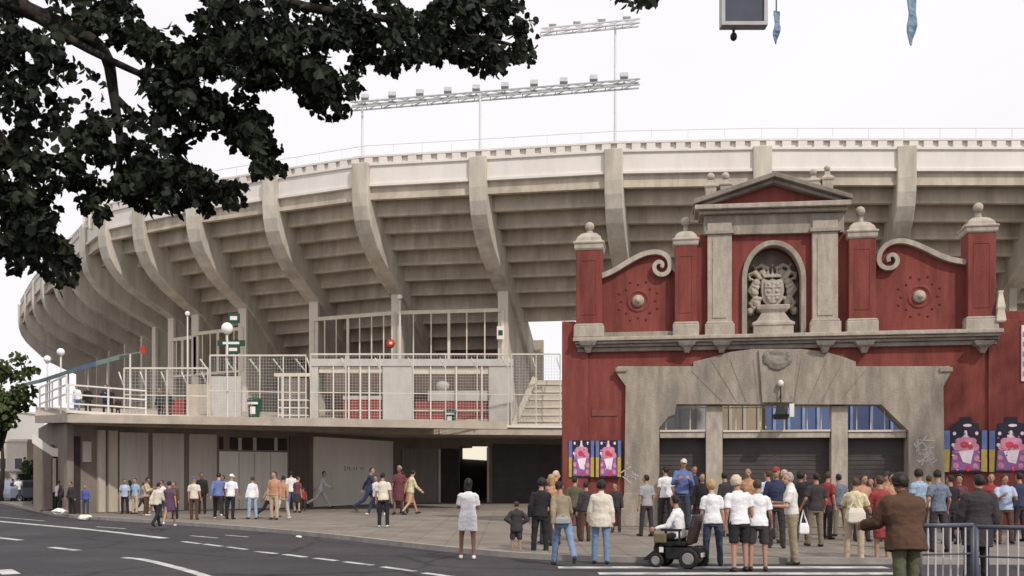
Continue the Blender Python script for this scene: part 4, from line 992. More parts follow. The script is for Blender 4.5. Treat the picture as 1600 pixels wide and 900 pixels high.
mb = MB(); mb.tube([(0, 0, -.2), (.05, .05, 1.2), (.1, 0, 2.6), (.3, .1, 4.0), (.7, .2, 5.4), (1.2, .2, 7.2), (1.5, .1, 9.2)], [.42, .33, .29, .26, .22, .16, .08], 12); mb.build('trunk', BARK, pl, True)
def branch(pts, r0):
    P = [pt(*q) - po for q in pts]; P = [P[0]] + smooth_line(P, 2)[1:]; k = len(P)
    mb = MB(); mb.tube(P, [r0 * (1 - .85 * i / (k - 1)) for i in range(k)], 8); mb.build('branch', BARK, pl, True)
branch([(-440, 10, 8.3), (-120, -60, 8.6), (40, 15, 9), (125, 50, 9.2), (168, 80, 9.3), (178, 150, 9.3), (190, 230, 9.3), (180, 300, 9.4)], .11)
branch([(-380, -120, 8.4), (0, -140, 9), (300, -60, 9.4), (450, 10, 9.6), (620, 30, 9.8), (800, 70, 9.9)], .1)
branch([(-440, 60, 8.3), (-150, 120, 8.6), (-20, 180, 8.8), (40, 280, 8.9), (60, 380, 9)], .09)
branch([(40, 15, 9), (120, 70, 9.1), (250, 130, 9.3), (360, 170, 9.4), (405, 220, 9.4)], .05)
branch([(178, 150, 9.3), (250, 220, 9.4), (310, 270, 9.4), (370, 310, 9.4)], .04)
branch([(300, -60, 9.4), (420, 60, 9.5), (520, 120, 9.5)], .04)
# leaf clumps: (px, py, half width, half height, leaves)
CL = [(40, 40, 60, 60, 70), (130, 30, 60, 40, 42), (195, 40, 38, 55, 62), (60, 100, 45, 40, 24), (20, 150, 40, 60, 46), (70, 165, 34, 30, 16), (105, 120, 26, 30, 5), (150, 150, 20, 40, 4),
      (60, 240, 60, 45, 62), (25, 300, 45, 70, 80), (110, 230, 28, 40, 10), (165, 225, 40, 45, 42), (60, 340, 40, 40, 48), (30, 385, 40, 45, 55), (75, 405, 34, 34, 42), (22, 345, 26, 60, 30), (95, 425, 14, 18, 9),
      (120, 290, 34, 28, 34), (150, 320, 22, 26, 20), (200, 265, 50, 40, 68), (240, 300, 48, 36, 60), (290, 290, 42, 30, 46), (262, 325, 30, 24, 22), (330, 305, 34, 22, 30), (365, 312, 22, 18, 16),
      (230, 70, 34, 34, 40), (265, 90, 40, 45, 50), (240, 150, 36, 30, 34), (275, 160, 40, 40, 54), (305, 130, 36, 50, 60), (270, 210, 34, 26, 20), (225, 190, 20, 26, 8), (250, 250, 34, 26, 36),
      (350, 50, 40, 50, 60), (330, 100, 45, 36, 55), (385, 90, 44, 48, 66), (365, 20, 36, 40, 40), (420, 40, 50, 50, 62), (430, 100, 46, 34, 52), (480, 80, 44, 50, 62), (470, 120, 36, 24, 26), (510, 125, 32, 28, 30), (540, 155, 16, 26, 16), (492, 155, 16, 20, 12), (520, 165, 12, 14, 5),
      (325, 200, 24, 20, 16), (360, 165, 28, 26, 22), (395, 195, 36, 36, 52), (410, 240, 22, 34, 30), (385, 225, 26, 20, 16), (424, 268, 13, 14, 10), (350, 195, 20, 18, 10),
      (520, 30, 50, 50, 60), (560, 60, 50, 36, 56), (600, 30, 50, 50, 66), (590, 85, 36, 26, 30), (650, 50, 50, 44, 66), (655, 90, 38, 16, 24), (700, 30, 50, 50, 62), (720, 72, 42, 26, 38), (750, 50, 38, 36, 44), (770, 92, 22, 20, 18), (735, 95, 18, 13, 9), (560, 110, 18, 14, 7), (795, 30, 26, 26, 30), (812, 50, 15, 14, 12), (810, 90, 19, 24, 20), (768, 100, 16, 14, 9), (740, 10, 60, 30, 30),
      (985, -8, 22, 14, 8), (1010, -4, 26, 14, 12), (972, -14, 20, 14, 6),
      (-70, 80, 70, 110, 90), (-70, 260, 70, 120, 90), (-200, 100, 90, 160, 120), (100, -70, 110, 60, 90), (330, -70, 110, 60, 90), (560, -70, 130, 60, 90), (760, -70, 110, 55, 60), (-330, 0, 120, 150, 110), (950, -60, 90, 40, 30), (-90, 400, 60, 60, 40), (-150, -100, 160, 80, 90), (300, -170, 260, 70, 110)]
lv = []; rc = random.Random(5)
for x, y, a, b, n in CL:
    subs = []
    for _ in range(max(5, int(a * b / 120))):
        while True:
            u, w = rc.uniform(-1, 1), rc.uniform(-1, 1)
            if u * u + w * w <= 1: break
        subs.append((x + u * a, y + w * b - 8, rc.uniform(8.4, 10.4) + .002 * max(0, x - 300), rc.uniform(8, 15)))
    for _ in range(int(n * 7.2)):
        sx_, sy_, sY, sr = rc.choice(subs)
        lv.append(pt(sx_ + rc.gauss(0, sr * .62), sy_ + rc.gauss(0, sr * .55), sY + rc.gauss(0, .1)))
leaf_crown('crown', LEAF, lv, .088, pl)
# street tree behind the pavement at far left
LEAF2 = leaf_mat('far_leaf', (.075, .1, .04), .2)
def small_tree(px, pyc, Y, rx, rz, label, n, size, m=LEAF2):
    c = pt(px, pyc, Y); f = thing('street_tree', label, 'tree', (c.x, Y, 0))
    mb = MB(); mb.tube([(0, 0, -.1), (.1, 0, c.z * .4), (-.1, .1, c.z)], [.15, .12, .06]); mb.build('trunk', BARK, f, True)
    for k in range(4):
        a = k * 1.6; mb = MB(); mb.tube([(-.05, 0, c.z * .55), (math.cos(a) * rx * .4, math.sin(a) * rx * .4, c.z), (math.cos(a) * rx * .7, math.sin(a) * rx * .7, c.z + rz * .5)], [.1, .06, .02], 6); mb.build('limb', BARK, f, True)
    lv = []
    cl = [(random.gauss(0, .5), random.gauss(0, .5), random.gauss(0, .45), random.uniform(.28, .5)) for _ in range(16)]
    for _ in range(n):
        a, b, d, r = random.choice(cl); q = Vector((random.gauss(0, 1), random.gauss(0, 1), random.gauss(0, 1))).normalized() * r * random.random() ** .4
        lv.append(Vector((c.x + (a + q.x) * rx, Y + (b + q.y) * rx, c.z + (d + q.z) * rz)))
    leaf_crown('crown', m, lv, size, f)
small_tree(2, 640, 62, 1.75, 1.25, 'rounded dark green tree at the left edge in front of the cream house', 1500, .34)
small_tree(-10, 575, 80, 2.2, 1.6, 'smaller dark treetop above the rounded tree at the left edge', 700, .4)
small_tree(62, 735, 66, 1.2, .9, 'low bush like tree under the left end of the terrace', 350, .3)

# unseen leafy tree, added off to the right to shade the gate's right end
def shade_tree(x, y, h, r, label, n):
    f = thing('street_tree', label, 'tree', (x, y, 0))  # added unseen tree, here only for its shade
    mb = MB(); mb.tube([(0, 0, -.1), (.1, 0, h * .3), (-.1, .1, h * .6), (0, 0, h * .9)], [.3, .24, .17, .06], 10); mb.build('trunk', BARK, f, True)
    for k in range(6):
        a = k * 1.05; mb = MB(); mb.tube([(0, 0, h * (.42 + .04 * k)), (math.cos(a) * r * .45, math.sin(a) * r * .45, h * (.56 + .05 * k)), (math.cos(a) * r * .85, math.sin(a) * r * .85, h * (.62 + .05 * k))], [.12, .08, .03], 6); mb.build('limb', BARK, f, True)
    rc = random.Random(9); cl = []
    for _ in range(46):
        v = Vector((rc.gauss(0, 1), rc.gauss(0, 1), rc.gauss(0, 1))).normalized() * rc.random() ** .45
        cl.append((Vector((x + v.x * r, y + v.y * r, h * .72 + v.z * h * .28)), rc.uniform(.5, 1.0)))
    lv = []
    for _ in range(n):
        c, q = rc.choice(cl); lv.append(c + Vector((rc.gauss(0, q * .5), rc.gauss(0, q * .5), rc.gauss(0, q * .4))))
    leaf_crown('crown', LEAF2, lv, .2, f)
shade_tree(20.3, 21.5, 15.0, 3.7, 'tall unseen street tree added to shade the right end of the red gate', 5200)

# ------------------------------------------------------------------ people
SKIN = [mat('skin_fair', (.5, .3, .22), .6, .06, 8), mat('skin_tan', (.38, .21, .145), .6, .06, 8), mat('skin_brown', (.24, .125, .085), .6, .06, 8)]
HAIRC = dict(black=mat('hair_black', (.018, .014, .012), .6, .3, 30), brown=mat('hair_brown', (.06, .035, .02), .6, .3, 30), blond=mat('hair_blond', (.38, .25, .11), .6, .3, 30), grey=mat('hair_grey', (.3, .28, .26), .6, .2, 30), fair=mat('hair_fair', (.55, .45, .33), .6, .2, 30))
SHOE = dict(dark=mat('shoe_dark', (.03, .025, .025), .5), white=mat('shoe_white', (.65, .63, .6), .6), brown=mat('shoe_brown', (.13, .07, .04), .5))
CL_ = dict(white=(.74, .73, .74), cream=(.62, .56, .47), offwhite=(.66, .62, .58), khaki=(.27, .22, .15), khakidark=(.2, .165, .12), black=(.022, .02, .022), dark=(.045, .038, .042), navy=(.035, .04, .085), blue=(.12, .16, .34),
           lightblue=(.38, .46, .6), jeans=(.17, .25, .38), paleblue=(.3, .4, .52), darkjeans=(.045, .06, .1), brown=(.1, .055, .035), jacketbrown=(.085, .045, .027), red=(.27, .045, .045), orange=(.45, .25, .16), beige=(.45, .36, .25), yellow=(.6, .52, .33),
           purple=(.1, .06, .1), grey=(.3, .3, .31), slate=(.14, .17, .22), olive=(.1, .1, .06), pattern=(.14, .05, .06), tan=(.42, .24, .14), royal=(.08, .1, .3), cap_white=(.8, .79, .77))
def cloth(c):
    if c in ('pattern', 'paleblue', 'tan', 'slate', 'yellow', 'purple'): return mat('cloth_' + c, CL_[c], .9, .42, 17, .35, (1, 1, 1), .25, 60)
    return mat('cloth_' + c, CL_[c], .9, .14, 5, .15, (1, 1, 1), .25, 60)
EYE = mat('eye_dark', (.03, .02, .02), .3); LIP = mat('lips', (.3, .1, .09), .5)

def rx(a): return Matrix.Rotation(a, 3, 'X')
def ry(a): return Matrix.Rotation(a, 3, 'Y')
def rz(a): return Matrix.Rotation(a, 3, 'Z')
DOWN = Vector((0, 0, -1))
POSES = dict(   # degrees: leg swing L,R (forward +), knee L,R, arm swing L,R, arm spread L,R, elbow L,R, lean
    stand=((3, -2), (2, 3), (2, -3), (9, 9), (12, 14), 0), stand2=((-2, 4), (4, 8), (-6, 6), (8, 12), (20, 10), 2),
    walk=((24, -20), (6, 26), (-22, 22), (8, 8), (18, 30), 4), walk2=((-22, 25), (28, 5), (24, -20), (8, 8), (32, 16), 4),
    stride=((32, -30), (8, 30), (-32, 34), (12, 12), (20, 40), 7),
    hips=((3, -3), (2, 4), (-22, -22), (36, 36), (88, 88), 0), arms=((2, -2), (2, 2), (22, 22), (18, 18), (75, 75), 2),
    pockets=((3, -4), (3, 5), (-6, -4), (16, 14), (38, 36), 0), crossed=((2, -2), (3, 2), (20, 20), (10, 10), (100, 100), 0),
    out=((2, -3), (3, 4), (4, 6), (34, 30), (40, 46), 0), point=((4, -4), (2, 6), (60, 4), (20, 10), (25, 18), 2),
    sit=((78, 78), (78, 78), (32, 30), (12, 12), (52, 52), 4), lean=((4, -4), (6, 4), (38, 30), (15, 12), (62, 55), 10))
NP = 0
def person(loc, heading, height, label, top, bottom, hair=('short', 'black'), skin=1, pose='stand', female=False, shoes='dark', near=False, head_yaw=0, group=None, bulk=1.0, seat=None, mirror=False):
    """heading: 0 = walking away from the camera, 90 = to the left, 180 = towards the camera"""
    global NP; NP += 1
    rnd = random.Random(NP * 7 + 3); s = height / 1.75
    legs, knees, arms, spread, elb, lean = POSES[pose]
    if mirror: legs, knees, arms, spread, elb = legs[::-1], knees[::-1], arms[::-1], spread[::-1], elb[::-1]
    J = lambda a: a + rnd.uniform(-5, 5); roll = rnd.uniform(-3.5, 3.5) if seat is None else 0
    if not head_yaw: head_yaw = rnd.uniform(-38, 38)
    W_ = (.165 if female else .19) * (1 + (bulk - 1) * .6); HP = .098 if female else .09
    pel = Vector((rnd.uniform(-.02, .02), 0, .94)); T = ry(R(roll)) @ rx(-R(lean + rnd.uniform(-1, 4))); up = lambda x, y, z: pel + T @ Vector((x, y, z - .94))
    neck, head = up(0, .01, 1.48), up(0, .035, 1.625)
    hipj = [up(-HP, 0, .92), up(HP, 0, .92)]; kn = []; an = []; to = []; shin_d = []
    for i in (0, 1):
        side = -1 if i == 0 else 1
        a = J(legs[i]); d = rx(R(a)) @ ry(-R(side * rnd.uniform(1.5, 6.5))) @ DOWN
        k = hipj[i] + d * .43; d2 = rx(R(a - knees[i])) @ ry(-R(side * 1.5)) @ DOWN
        q = k + d2 * .41; kn.append(k); an.append(q)
        fa = max(-50, min(20, (a - knees[i]) * .8)); fd = rx(R(fa if fa < 0 else fa * .4)) @ Vector((side * .12, 1, 0)).normalized(); to.append(fd)
    sh = [up(-W_ * .97, 0, 1.385), up(W_ * .97, 0, 1.385)]; el = []; wr = []; hd = []; fdir = []
    for i in (0, 1):
        side = -1 if i == 0 else 1
        a = J(arms[i]); d = T @ rx(R(a)) @ ry(-R(side * spread[i])) @ DOWN
        e = sh[i] + d * .29
        ia = side * (20 if elb[i] > 60 else 6)
        d2 = T @ rx(R(a + elb[i])) @ ry(-R(side * spread[i] * .6)) @ rz(0) @ DOWN
        if elb[i] > 60: d2 = (d2 + Vector((-side * .55, .1, 0))).normalized()
        if pose in ('hips',): d2 = Vector((-side * .75, .25, -.55)).normalized()
        w = e + d2 * .25; el.append(e); wr.append(w); fdir.append(d2)
    foot_low = min(min(an[i].z - .075, (an[i] + to[i] * .16).z - .05) for i in (0, 1))
    dz = Vector((0, 0, -foot_low)) if seat is None else Vector((0, 0, (seat / s) - pel.z + .1))
    SC = lambda v: (v + dz) * s
    H = heading
    vox = .0085 if near else .015
    # --- body
    b = MB()
    def cap(m, p, r0, q, r1, k=1.0, n=10): m.capsule(SC(p), r0 * s * k, SC(q), r1 * s * k, n)
    def sec(m, rows, bk=1.0, grow=0.0, n=16):
        m.rings([[SC(up((rx_ * bk + grow) * math.cos(2 * math.pi * j / n), yo + (ry_ * bk + grow) * math.sin(2 * math.pi * j / n), z)) for j in range(n)] for z, rx_, ry_, yo in rows])
    hipw = .165 if female else .155
    torso = [(.86, hipw * .8, .09, 0), (.93, hipw, .112, -.008), (1.02, hipw * .94, .108, 0), (1.12, .125 if female else .14, .095, .01), (1.24, .142 if female else .158, .11, .012), (1.33, W_ * .8, .1, .0), (1.385, W_ * .68, .08, -.006), (1.44, W_ * .36, .056, -.003)]
    sec(b, torso)
    cap(b, up(0, 0, 1.43), .064, up(0, .015, 1.54), .052)
    for i in (0, 1):
        cap(b, hipj[i], .086, kn[i], .054); cap(b, kn[i], .053, an[i], .036)
        side = -1 if i == 0 else 1
        cap(b, an[i] + Vector((0, -.02, -.03)), .037, an[i] + to[i] * .15 + Vector((0, 0, -.045)), .03)
        cap(b, sh[i] + Vector((-side * .012, 0, -.008)), .043, el[i], .037); cap(b, el[i], .037, wr[i], .026)
        # hand: palm, four unequal bent fingers, thumb from the side of the palm
        d = fdir[i]; ax = d.cross(Vector((side, 0, 0)))
        if ax.length < .1: ax = Vector((0, 1, 0))
        ax.normalize(); nrm = d.cross(ax).normalized(); hs = 1.0
        pc = wr[i] + d * .05
        cap(b, wr[i] + d * .02 + ax * .016, .021, pc + d * .035 + ax * .026, .02, hs, 8); cap(b, wr[i] + d * .02 - ax * .016, .021, pc + d * .035 - ax * .026, .02, hs, 8); cap(b, wr[i], .024, pc + d * .03, .021, hs, 8)
        if near:
            inn = nrm * (1 if nrm.x * side < 0 else -1)
            for k, (o_, l_) in enumerate(((-.034, .062), (-.012, .076), (.011, .072), (.034, .056))):
                f0 = pc + d * .035 + ax * o_; f1 = f0 + (d + inn * .25).normalized() * l_ * .55; f2 = f1 + (d + inn * .9).normalized() * l_ * .5
                cap(b, f0, .0105, f1, .0095, hs, 6); cap(b, f1, .0095, f2, .0085, hs, 6)
            t0 = wr[i] + d * .04 + ax * .03; t1 = t0 + (d * .6 + ax * .9).normalized() * .035; t2 = t1 + (d + inn * .3).normalized() * .03
            cap(b, t0, .013, t1, .0115, hs, 6); cap(b, t1, .0115, t2, .009, hs, 6)
        else:
            cap(b, pc + d * .03, .028, pc + d * .085, .018, hs, 8)
    hy = rz(R(head_yaw)) @ T @ rx(-R(rnd.uniform(-4, 12))) @ ry(R(rnd.uniform(-5, 5))); hc = SC(head)
    HE = lambda x, y, z: hc + hy @ (Vector((x, y, z)) * s)
    def hell(m, c, r, n=14, v=10): m.ell(HE(*c), [q * s for q in r], hy, n, v)
    hell(b, (0, -.008, .02), (.074, .092, .1)); hell(b, (0, .02, -.045), (.058, .07, .068)); hell(b, (0, .05, -.085), (.03, .03, .022))
    b.tube([HE(0, .088, .02), HE(0, .108, -.018), HE(0, .098, -.03)], [.009 * s, .014 * s, .01 * s], 6)
    for sx in (-1, 1): hell(b, (sx * .077, -.005, -.005), (.011, .02, .03), 8, 6)
    body = b.build('person', SKIN[skin]); body.location = loc; body.rotation_euler = (0, 0, R(H)); remesh(body, vox, 3 if near else 1)
    tag(body, label, 'person', group)
    def child(m, name, mt, v=None, it=3, wr_=.0, ws=9.0):
        o = m.build(name, mt, body, True)
        if v: remesh(o, v, it, wr_, ws)
        return o
    if near or 90 < abs(H) <= 270:
        for sx in (-1, 1):
            m = MB(); m.ell(HE(sx * .031, .079, .012), (.012 * s, .008 * s, .007 * s), hy, 8, 6); child(m, 'eye', EYE)
        m = MB(); m.ell(HE(0, .083, -.055), (.022 * s, .008 * s, .006 * s), hy, 8, 6); child(m, 'mouth', LIP)
    # --- clothes
    cv = .013 if near else .019
    kind, colr = top; g = .014 if kind != 'jacket' else .034
    m = MB(); low = dict(tee=.86, long=.87, polo=.9, jacket=.78, dress=.62, coat=.6, blouse=.88, tank=.88)[kind]
    rows = []
    if low < .9: rows.append((low, hipw * (1.16 if kind not in ('dress', 'coat') else 1.2), .134, -.004))
    if low < .8: rows.append((.86, hipw * 1.14, .13, -.006))
    rows += [(.95, hipw * 1.08, .124, -.006), (1.08, hipw * .95 if not female else hipw * .88, .112, .004), (1.22, W_ * .86, .118, .012), (1.33, W_ * .88, .114, .0), (1.39, W_ * .78, .092, -.006), (1.44, W_ * .5, .07, -.004), (1.472, W_ * .36, .06, 0)]
    sec(m, rows, bulk, g)
    for i in (0, 1):
        side = -1 if i == 0 else 1
        k = 1.25 * bulk if kind in ('jacket', 'coat') else 1.08
        if kind == 'tank': continue
        if kind in ('tee', 'polo', 'dress', 'blouse'):
            e = sh[i].lerp(el[i], .78); d = (e - sh[i]).normalized()
            cap(m, sh[i] + Vector((-side * .02, 0, -.005)), .06, sh[i].lerp(el[i], .35), .06, k)
            mid = [SC(sh[i]), SC(sh[i].lerp(el[i], .4)), SC(e)]; m.tube(mid, [.06 * s * k, .06 * s * k, .064 * s * k], 12)
        else:
            cap(m, sh[i] + Vector((-side * .02, 0, -.008)), .061, el[i], .052, k); m.tube([SC(el[i]), SC(el[i].lerp(wr[i], .5)), SC(wr[i])], [.055 * s * k, .05 * s * k, .043 * s * k], 12); cap(m, el[i], .056, el[i].lerp(wr[i], .1), .055, k)
    if kind in ('jacket', 'coat', 'polo'): cap(m, up(0, -.0, 1.45), .072, up(0, .008, 1.495), .066)
    child(m, dict(tee='shirt', long='shirt', polo='shirt', tank='shirt', blouse='shirt', jacket='jacket', coat='jacket', dress='dress')[kind], cloth(colr), cv, 3, .009 if near else .006, 9)
    if bottom:
        bk, bc = bottom; m = MB()
        sec(m, [(.80, hipw * .9, .11, 0), (.90, hipw * 1.0, .117, -.008), (1.0, hipw * .95, .11, 0), (1.06, hipw * .9, .1, .0)], 1.0, .008)
        if bk == 'skirt':
            sec(m, [(.5, hipw * 1.15, .15, 0), (.7, hipw * 1.12, .14, 0), (.9, hipw * 1.04, .122, -.005)], 1.0, .008)
        else:
            for i in (0, 1):
                wide = 1.0 if bk != 'shorts' else 1.12
                cap(m, hipj[i] + Vector((0, 0, .0)), .091, hipj[i].lerp(kn[i], .4), .086, wide)
                if bk == 'shorts': m.tube([SC(hipj[i]), SC(hipj[i].lerp(kn[i], .5)), SC(hipj[i].lerp(kn[i], .92))], [.1 * s, .095 * s, .09 * s], 14)
                else:
                    m.tube([SC(hipj[i]), SC(hipj[i].lerp(kn[i], .55)), SC(kn[i]), SC(kn[i].lerp(an[i], .5)), SC(an[i] + (an[i] - kn[i]).normalized() * .03)], [.1 * s, .083 * s, .071 * s, .064 * s, .06 * s], 14)
        child(m, dict(trousers='trousers', shorts='shorts', skirt='skirt')[bk], cloth(bc), cv, 3, .009 if near else .005, 9)
    for i in (0, 1):
        m = MB(); a0 = an[i]
        cap(m, a0 + Vector((0, -.035, -.035)), .042, a0 + to[i] * .15 + Vector((0, 0, -.04)), .036); cap(m, a0 + Vector((0, 0, -.01)), .045, a0 + to[i] * .06 + Vector((0, 0, -.035)), .042)
        o = child(m, 'shoe', SHOE[shoes], .014 if near else .02, 1)
    # --- hair or hat
    hk, hcol = hair
    if hk != 'bald':
        m = MB(); vs = []; nu, nv = 22, 16
        th_face = dict(short=0.62, long=0.66, cap=.6, curly=.6, hat=.6).get(hk, .62)
        rr = dict(short=(.083, .1, .108), long=(.09, .106, .112), curly=(.105, .118, .125), cap=(.084, .102, .104), hat=(.086, .104, .1)).get(hk)
        for i in range(nv + 1):
            t = math.pi * i / nv * .72
            for j in range(nu):
                ph = 2 * math.pi * j / nu
                x, y, z = math.sin(t) * math.cos(ph), math.sin(t) * math.sin(ph), math.cos(t)
                lim = .25 + .9 * max(0, y)           # hair line rises over the face
                if hk in ('cap', 'hat'): lim = .05 + .15 * max(0, y)
                elif y < .2: lim = -.75
                z2 = max(z, lim if lim > -1 else z)
                jj = 1 + (.05 * noise.noise(Vector((x * 5 + NP, y * 5, z * 5))) if hk not in ('cap', 'hat') else 0)
                sh_ = 1.0 if z >= lim else .97
                vs.append(HE(x * rr[0] * jj * sh_, (y * rr[1] - .012) * jj * sh_, .022 + z2 * rr[2] * jj))
        fs = [(i * nu + j, i * nu + (j + 1) % nu, (i + 1) * nu + (j + 1) % nu, (i + 1) * nu + j) for i in range(nv) for j in range(nu)] + [tuple(range(nu * nv, nu * nv + nu))]
        m.add(vs, fs)
        if hk == 'long':
            m.rings([[HE(.085 * math.cos(2 * math.pi * j / 12) * w, -.05 + .055 * math.sin(2 * math.pi * j / 12) * w, z) for j in range(12)] for z, w in ((.04, 1.0), (-.05, 1.05), (-.12, 1.0), (-.18, .8), (-.2, .5))])
        if hk == 'cap':
            m.rings([[HE(.07 * math.cos(math.pi * j / 8), .07 + .085 * math.sin(math.pi * j / 8), .035 + q) for j in range(9)] for q in (-.005, .005)])
        if hk == 'hat': m.lathe(HE(0, -.01, .02), [(.10 * s, 0), (.15 * s, .004), (.15 * s, .012), (.09 * s, .02)], 18)
        if hk in ('cap', 'hat'): child(m, 'cap' if hk == 'cap' else 'hat', cloth(hcol))
        else:
            o = child(m, 'hair', HAIRC[hcol], .010 if near else .016, 1, .008, 22)
    return body

def P(px, fy, hy, heading, label, top, bottom, hair=('short', 'black'), skin=1, pose='stand', z=None, Y=None, **k):
    """a person whose feet and head top stand at photo rows fy and hy"""
    if Y is None:
        zz = 0.0 if z is None else z
        loc = gnd(px, fy, zz)
    else: loc = Vector(((px - 800) / F * Y, Y, 0.0 if z is None else z))
    hgt = (CAMZ + (HZ - hy) / F * loc.y) - loc.z
    return person(loc, heading, hgt, label, top, bottom, hair, skin, pose, **k)

RD = ROADZ
# crowd in front of the gate
P(731, 874, 747, 2, 'woman in a white T-shirt dress walking alone across the road, seen from behind', ('dress', 'white'), None, ('long', 'black'), 2, 'crossed', RD, near=True, female=True, shoes='white')
P(806, 868, 783, 8, 'small child in a dark jacket and shorts standing at the kerb', ('jacket', 'dark'), ('shorts', 'dark'), ('short', 'brown'), 1, 'hips', RD, near=True, shoes='brown')
P(845, 868, 746, -10, 'man all in black standing directly right of the small child', ('long', 'black'), ('trousers', 'black'), ('curly', 'black'), 1, 'stand2', RD, near=True, shoes='white')
P(879, 884, 748, 8, 'woman in a khaki jacket and light blue jeans with a waist bag', ('long', 'khaki'), ('trousers', 'jeans'), ('short', 'black'), 1, 'walk', RD, near=True, female=True)
P(938, 881, 750, -6, 'woman in a loose cream jacket and blue jeans, seen from behind', ('jacket', 'cream'), ('trousers', 'jeans'), ('curly', 'black'), 1, 'stand', RD, near=True, female=True, bulk=1.12)
P(864, 852, 741, 60, 'woman with blond hair half hidden behind the khaki jacket', ('long', 'tan'), ('trousers', 'dark'), ('long', 'blond'), 0, 'stand', None, near=True, female=True)
P(915, 846, 752, 20, 'person in dark clothes standing half hidden behind the cream jacket', ('long', 'dark'), ('trousers', 'brown'), ('short', 'black'), 1, 'stand2', None, near=True)
P(1040, 823, 729, 0, 'woman in a white shirt and dark trousers at the left jamb of the gate', ('tee', 'white'), ('trousers', 'dark'), ('short', 'black'), 1, 'stand', None, near=True, female=True)
P(1065, 0, 716, 175, 'man in a pale cap and blue shirt facing out of the gate doorway', ('long', 'blue'), ('trousers', 'darkjeans'), ('cap', 'cream'), 1, 'crossed', .0, Y=30.8, near=True)
P(1083, 0, 727, 190, 'woman in a navy shirt behind the shoulder of the man in the pale cap', ('long', 'navy'), ('trousers', 'dark'), ('short', 'brown'), 1, 'stand', .0, Y=31.2, near=True, female=True)
P(1113, 884, 750, -4, 'woman with short blond hair in a white T-shirt and dark jeans', ('tee', 'white'), ('trousers', 'darkjeans'), ('curly', 'blond'), 0, 'stand', RD, near=True, female=True)
P(1154, 893, 742, 6, 'man with bare legs in a white T-shirt and black shorts, left of the similar woman', ('tee', 'white'), ('shorts', 'black'), ('curly', 'fair'), 1, 'stand2', RD, near=True)
P(1185, 892, 748, -8, 'woman with dark hair in a long white T-shirt and dark shorts', ('tee', 'white'), ('shorts', 'dark'), ('short', 'brown'), 1, 'pockets', RD, near=True, female=True)
P(1214, 856, 728, 170, 'man in a navy shirt and red cap facing the street, behind the white T-shirts', ('long', 'navy'), ('trousers', 'dark'), ('cap', 'red'), 1, 'stand', None, near=True)
P(1237, 882, 737, 75, 'man in a pale polo shirt and khaki trousers turned to the left', ('polo', 'offwhite'), ('trousers', 'khaki'), ('short', 'grey'), 0, 'arms', RD, near=True, mirror=True)
P(1275, 854, 738, 10, 'man in a dark shirt and baggy khaki trousers near the gate pier', ('tee', 'dark'), ('trousers', 'khakidark'), ('short', 'black'), 1, 'pockets', None, near=True)
P(1292, 842, 736, -60, 'person in a red shirt just behind the baggy khaki trousers', ('tee', 'red'), ('trousers', 'dark'), ('short', 'brown'), 1, 'stand', None)
P(1336, 880, 745, -25, 'woman in a cream blouse and khaki trousers with a cream shoulder bag', ('blouse', 'yellow'), ('trousers', 'beige'), ('short', 'brown'), 1, 'arms', RD, near=True, female=True, shoes='brown')
P(1378, 880, 742, 20, 'woman in a long red dress left of the man in the brown jacket', ('dress', 'red'), ('skirt', 'red'), ('short', 'brown'), 1, 'arms', RD, near=True, female=True)
P(1395, 856, 738, 170, 'woman in an orange top behind the brown jacket, facing the street', ('long', 'orange'), ('trousers', 'brown'), ('short', 'black'), 1, 'stand', None, near=True, female=True)
P(1413, 0, 737, 14, 'large man in a brown jacket with bent arms, nearest to the camera', ('jacket', 'jacketbrown'), ('trousers', 'olive'), ('curly', 'black'), 2, 'lean', RD, Y=12.6, near=True, bulk=1.32, mirror=True, head_yaw=-12)
P(1467, 862, 733, 15, 'man in a slate blue shirt and dark trousers behind the short barrier', ('tee', 'slate'), ('trousers', 'dark'), ('short', 'black'), 1, 'pockets', None, near=True)
P(1498, 846, 741, 160, 'woman in a dark red top under the large poster', ('long', 'pattern'), ('trousers', 'dark'), ('curly', 'black'), 1, 'stand', None, near=True, female=True)
P(1526, 0, 741, -5, 'broad man in a dark olive coat in front of the right posters', ('coat', 'dark'), ('trousers', 'black'), ('short', 'black'), 1, 'stand', RD, Y=16.2, near=True, bulk=1.22)
P(1572, 850, 741, 170, 'person in a pale blue shirt leaning near the right edge under the posters', ('tee', 'lightblue'), ('trousers', 'brown'), ('short', 'brown'), 1, 'crossed', None, near=True)
P(1258, 826, 738, 150, 'person in a dark jacket between the gate pier and the pale polo shirt', ('long', 'black'), ('trousers', 'dark'), ('short', 'black'), 1, 'stand2', None)
P(1135, 838, 737, 30, 'person in a dark top seen between the blond woman and the black shorts', ('long', 'dark'), ('trousers', 'dark'), ('short', 'black'), 1, 'stand', None)
P(1168, 838, 730, 160, 'person with brown hair and a tan top behind the heads of the white T-shirts', ('long', 'tan'), ('trousers', 'dark'), ('short', 'brown'), 1, 'stand', None)
P(1360, 838, 746, 150, 'person in a dark red shirt behind the cream blouse', ('long', 'pattern'), ('trousers', 'dark'), ('short', 'black'), 1, 'stand2', None)
P(868, 838, 735, -70, 'fair haired person in a red top under the left posters', ('tee', 'red'), ('trousers', 'dark'), ('short', 'fair'), 0, 'stand', None)
P(962, 832, 754, 160, 'short person in a dark top between the cream jacket and the stone portal', ('long', 'dark'), ('trousers', 'dark'), ('short', 'black'), 1, 'stand', None)
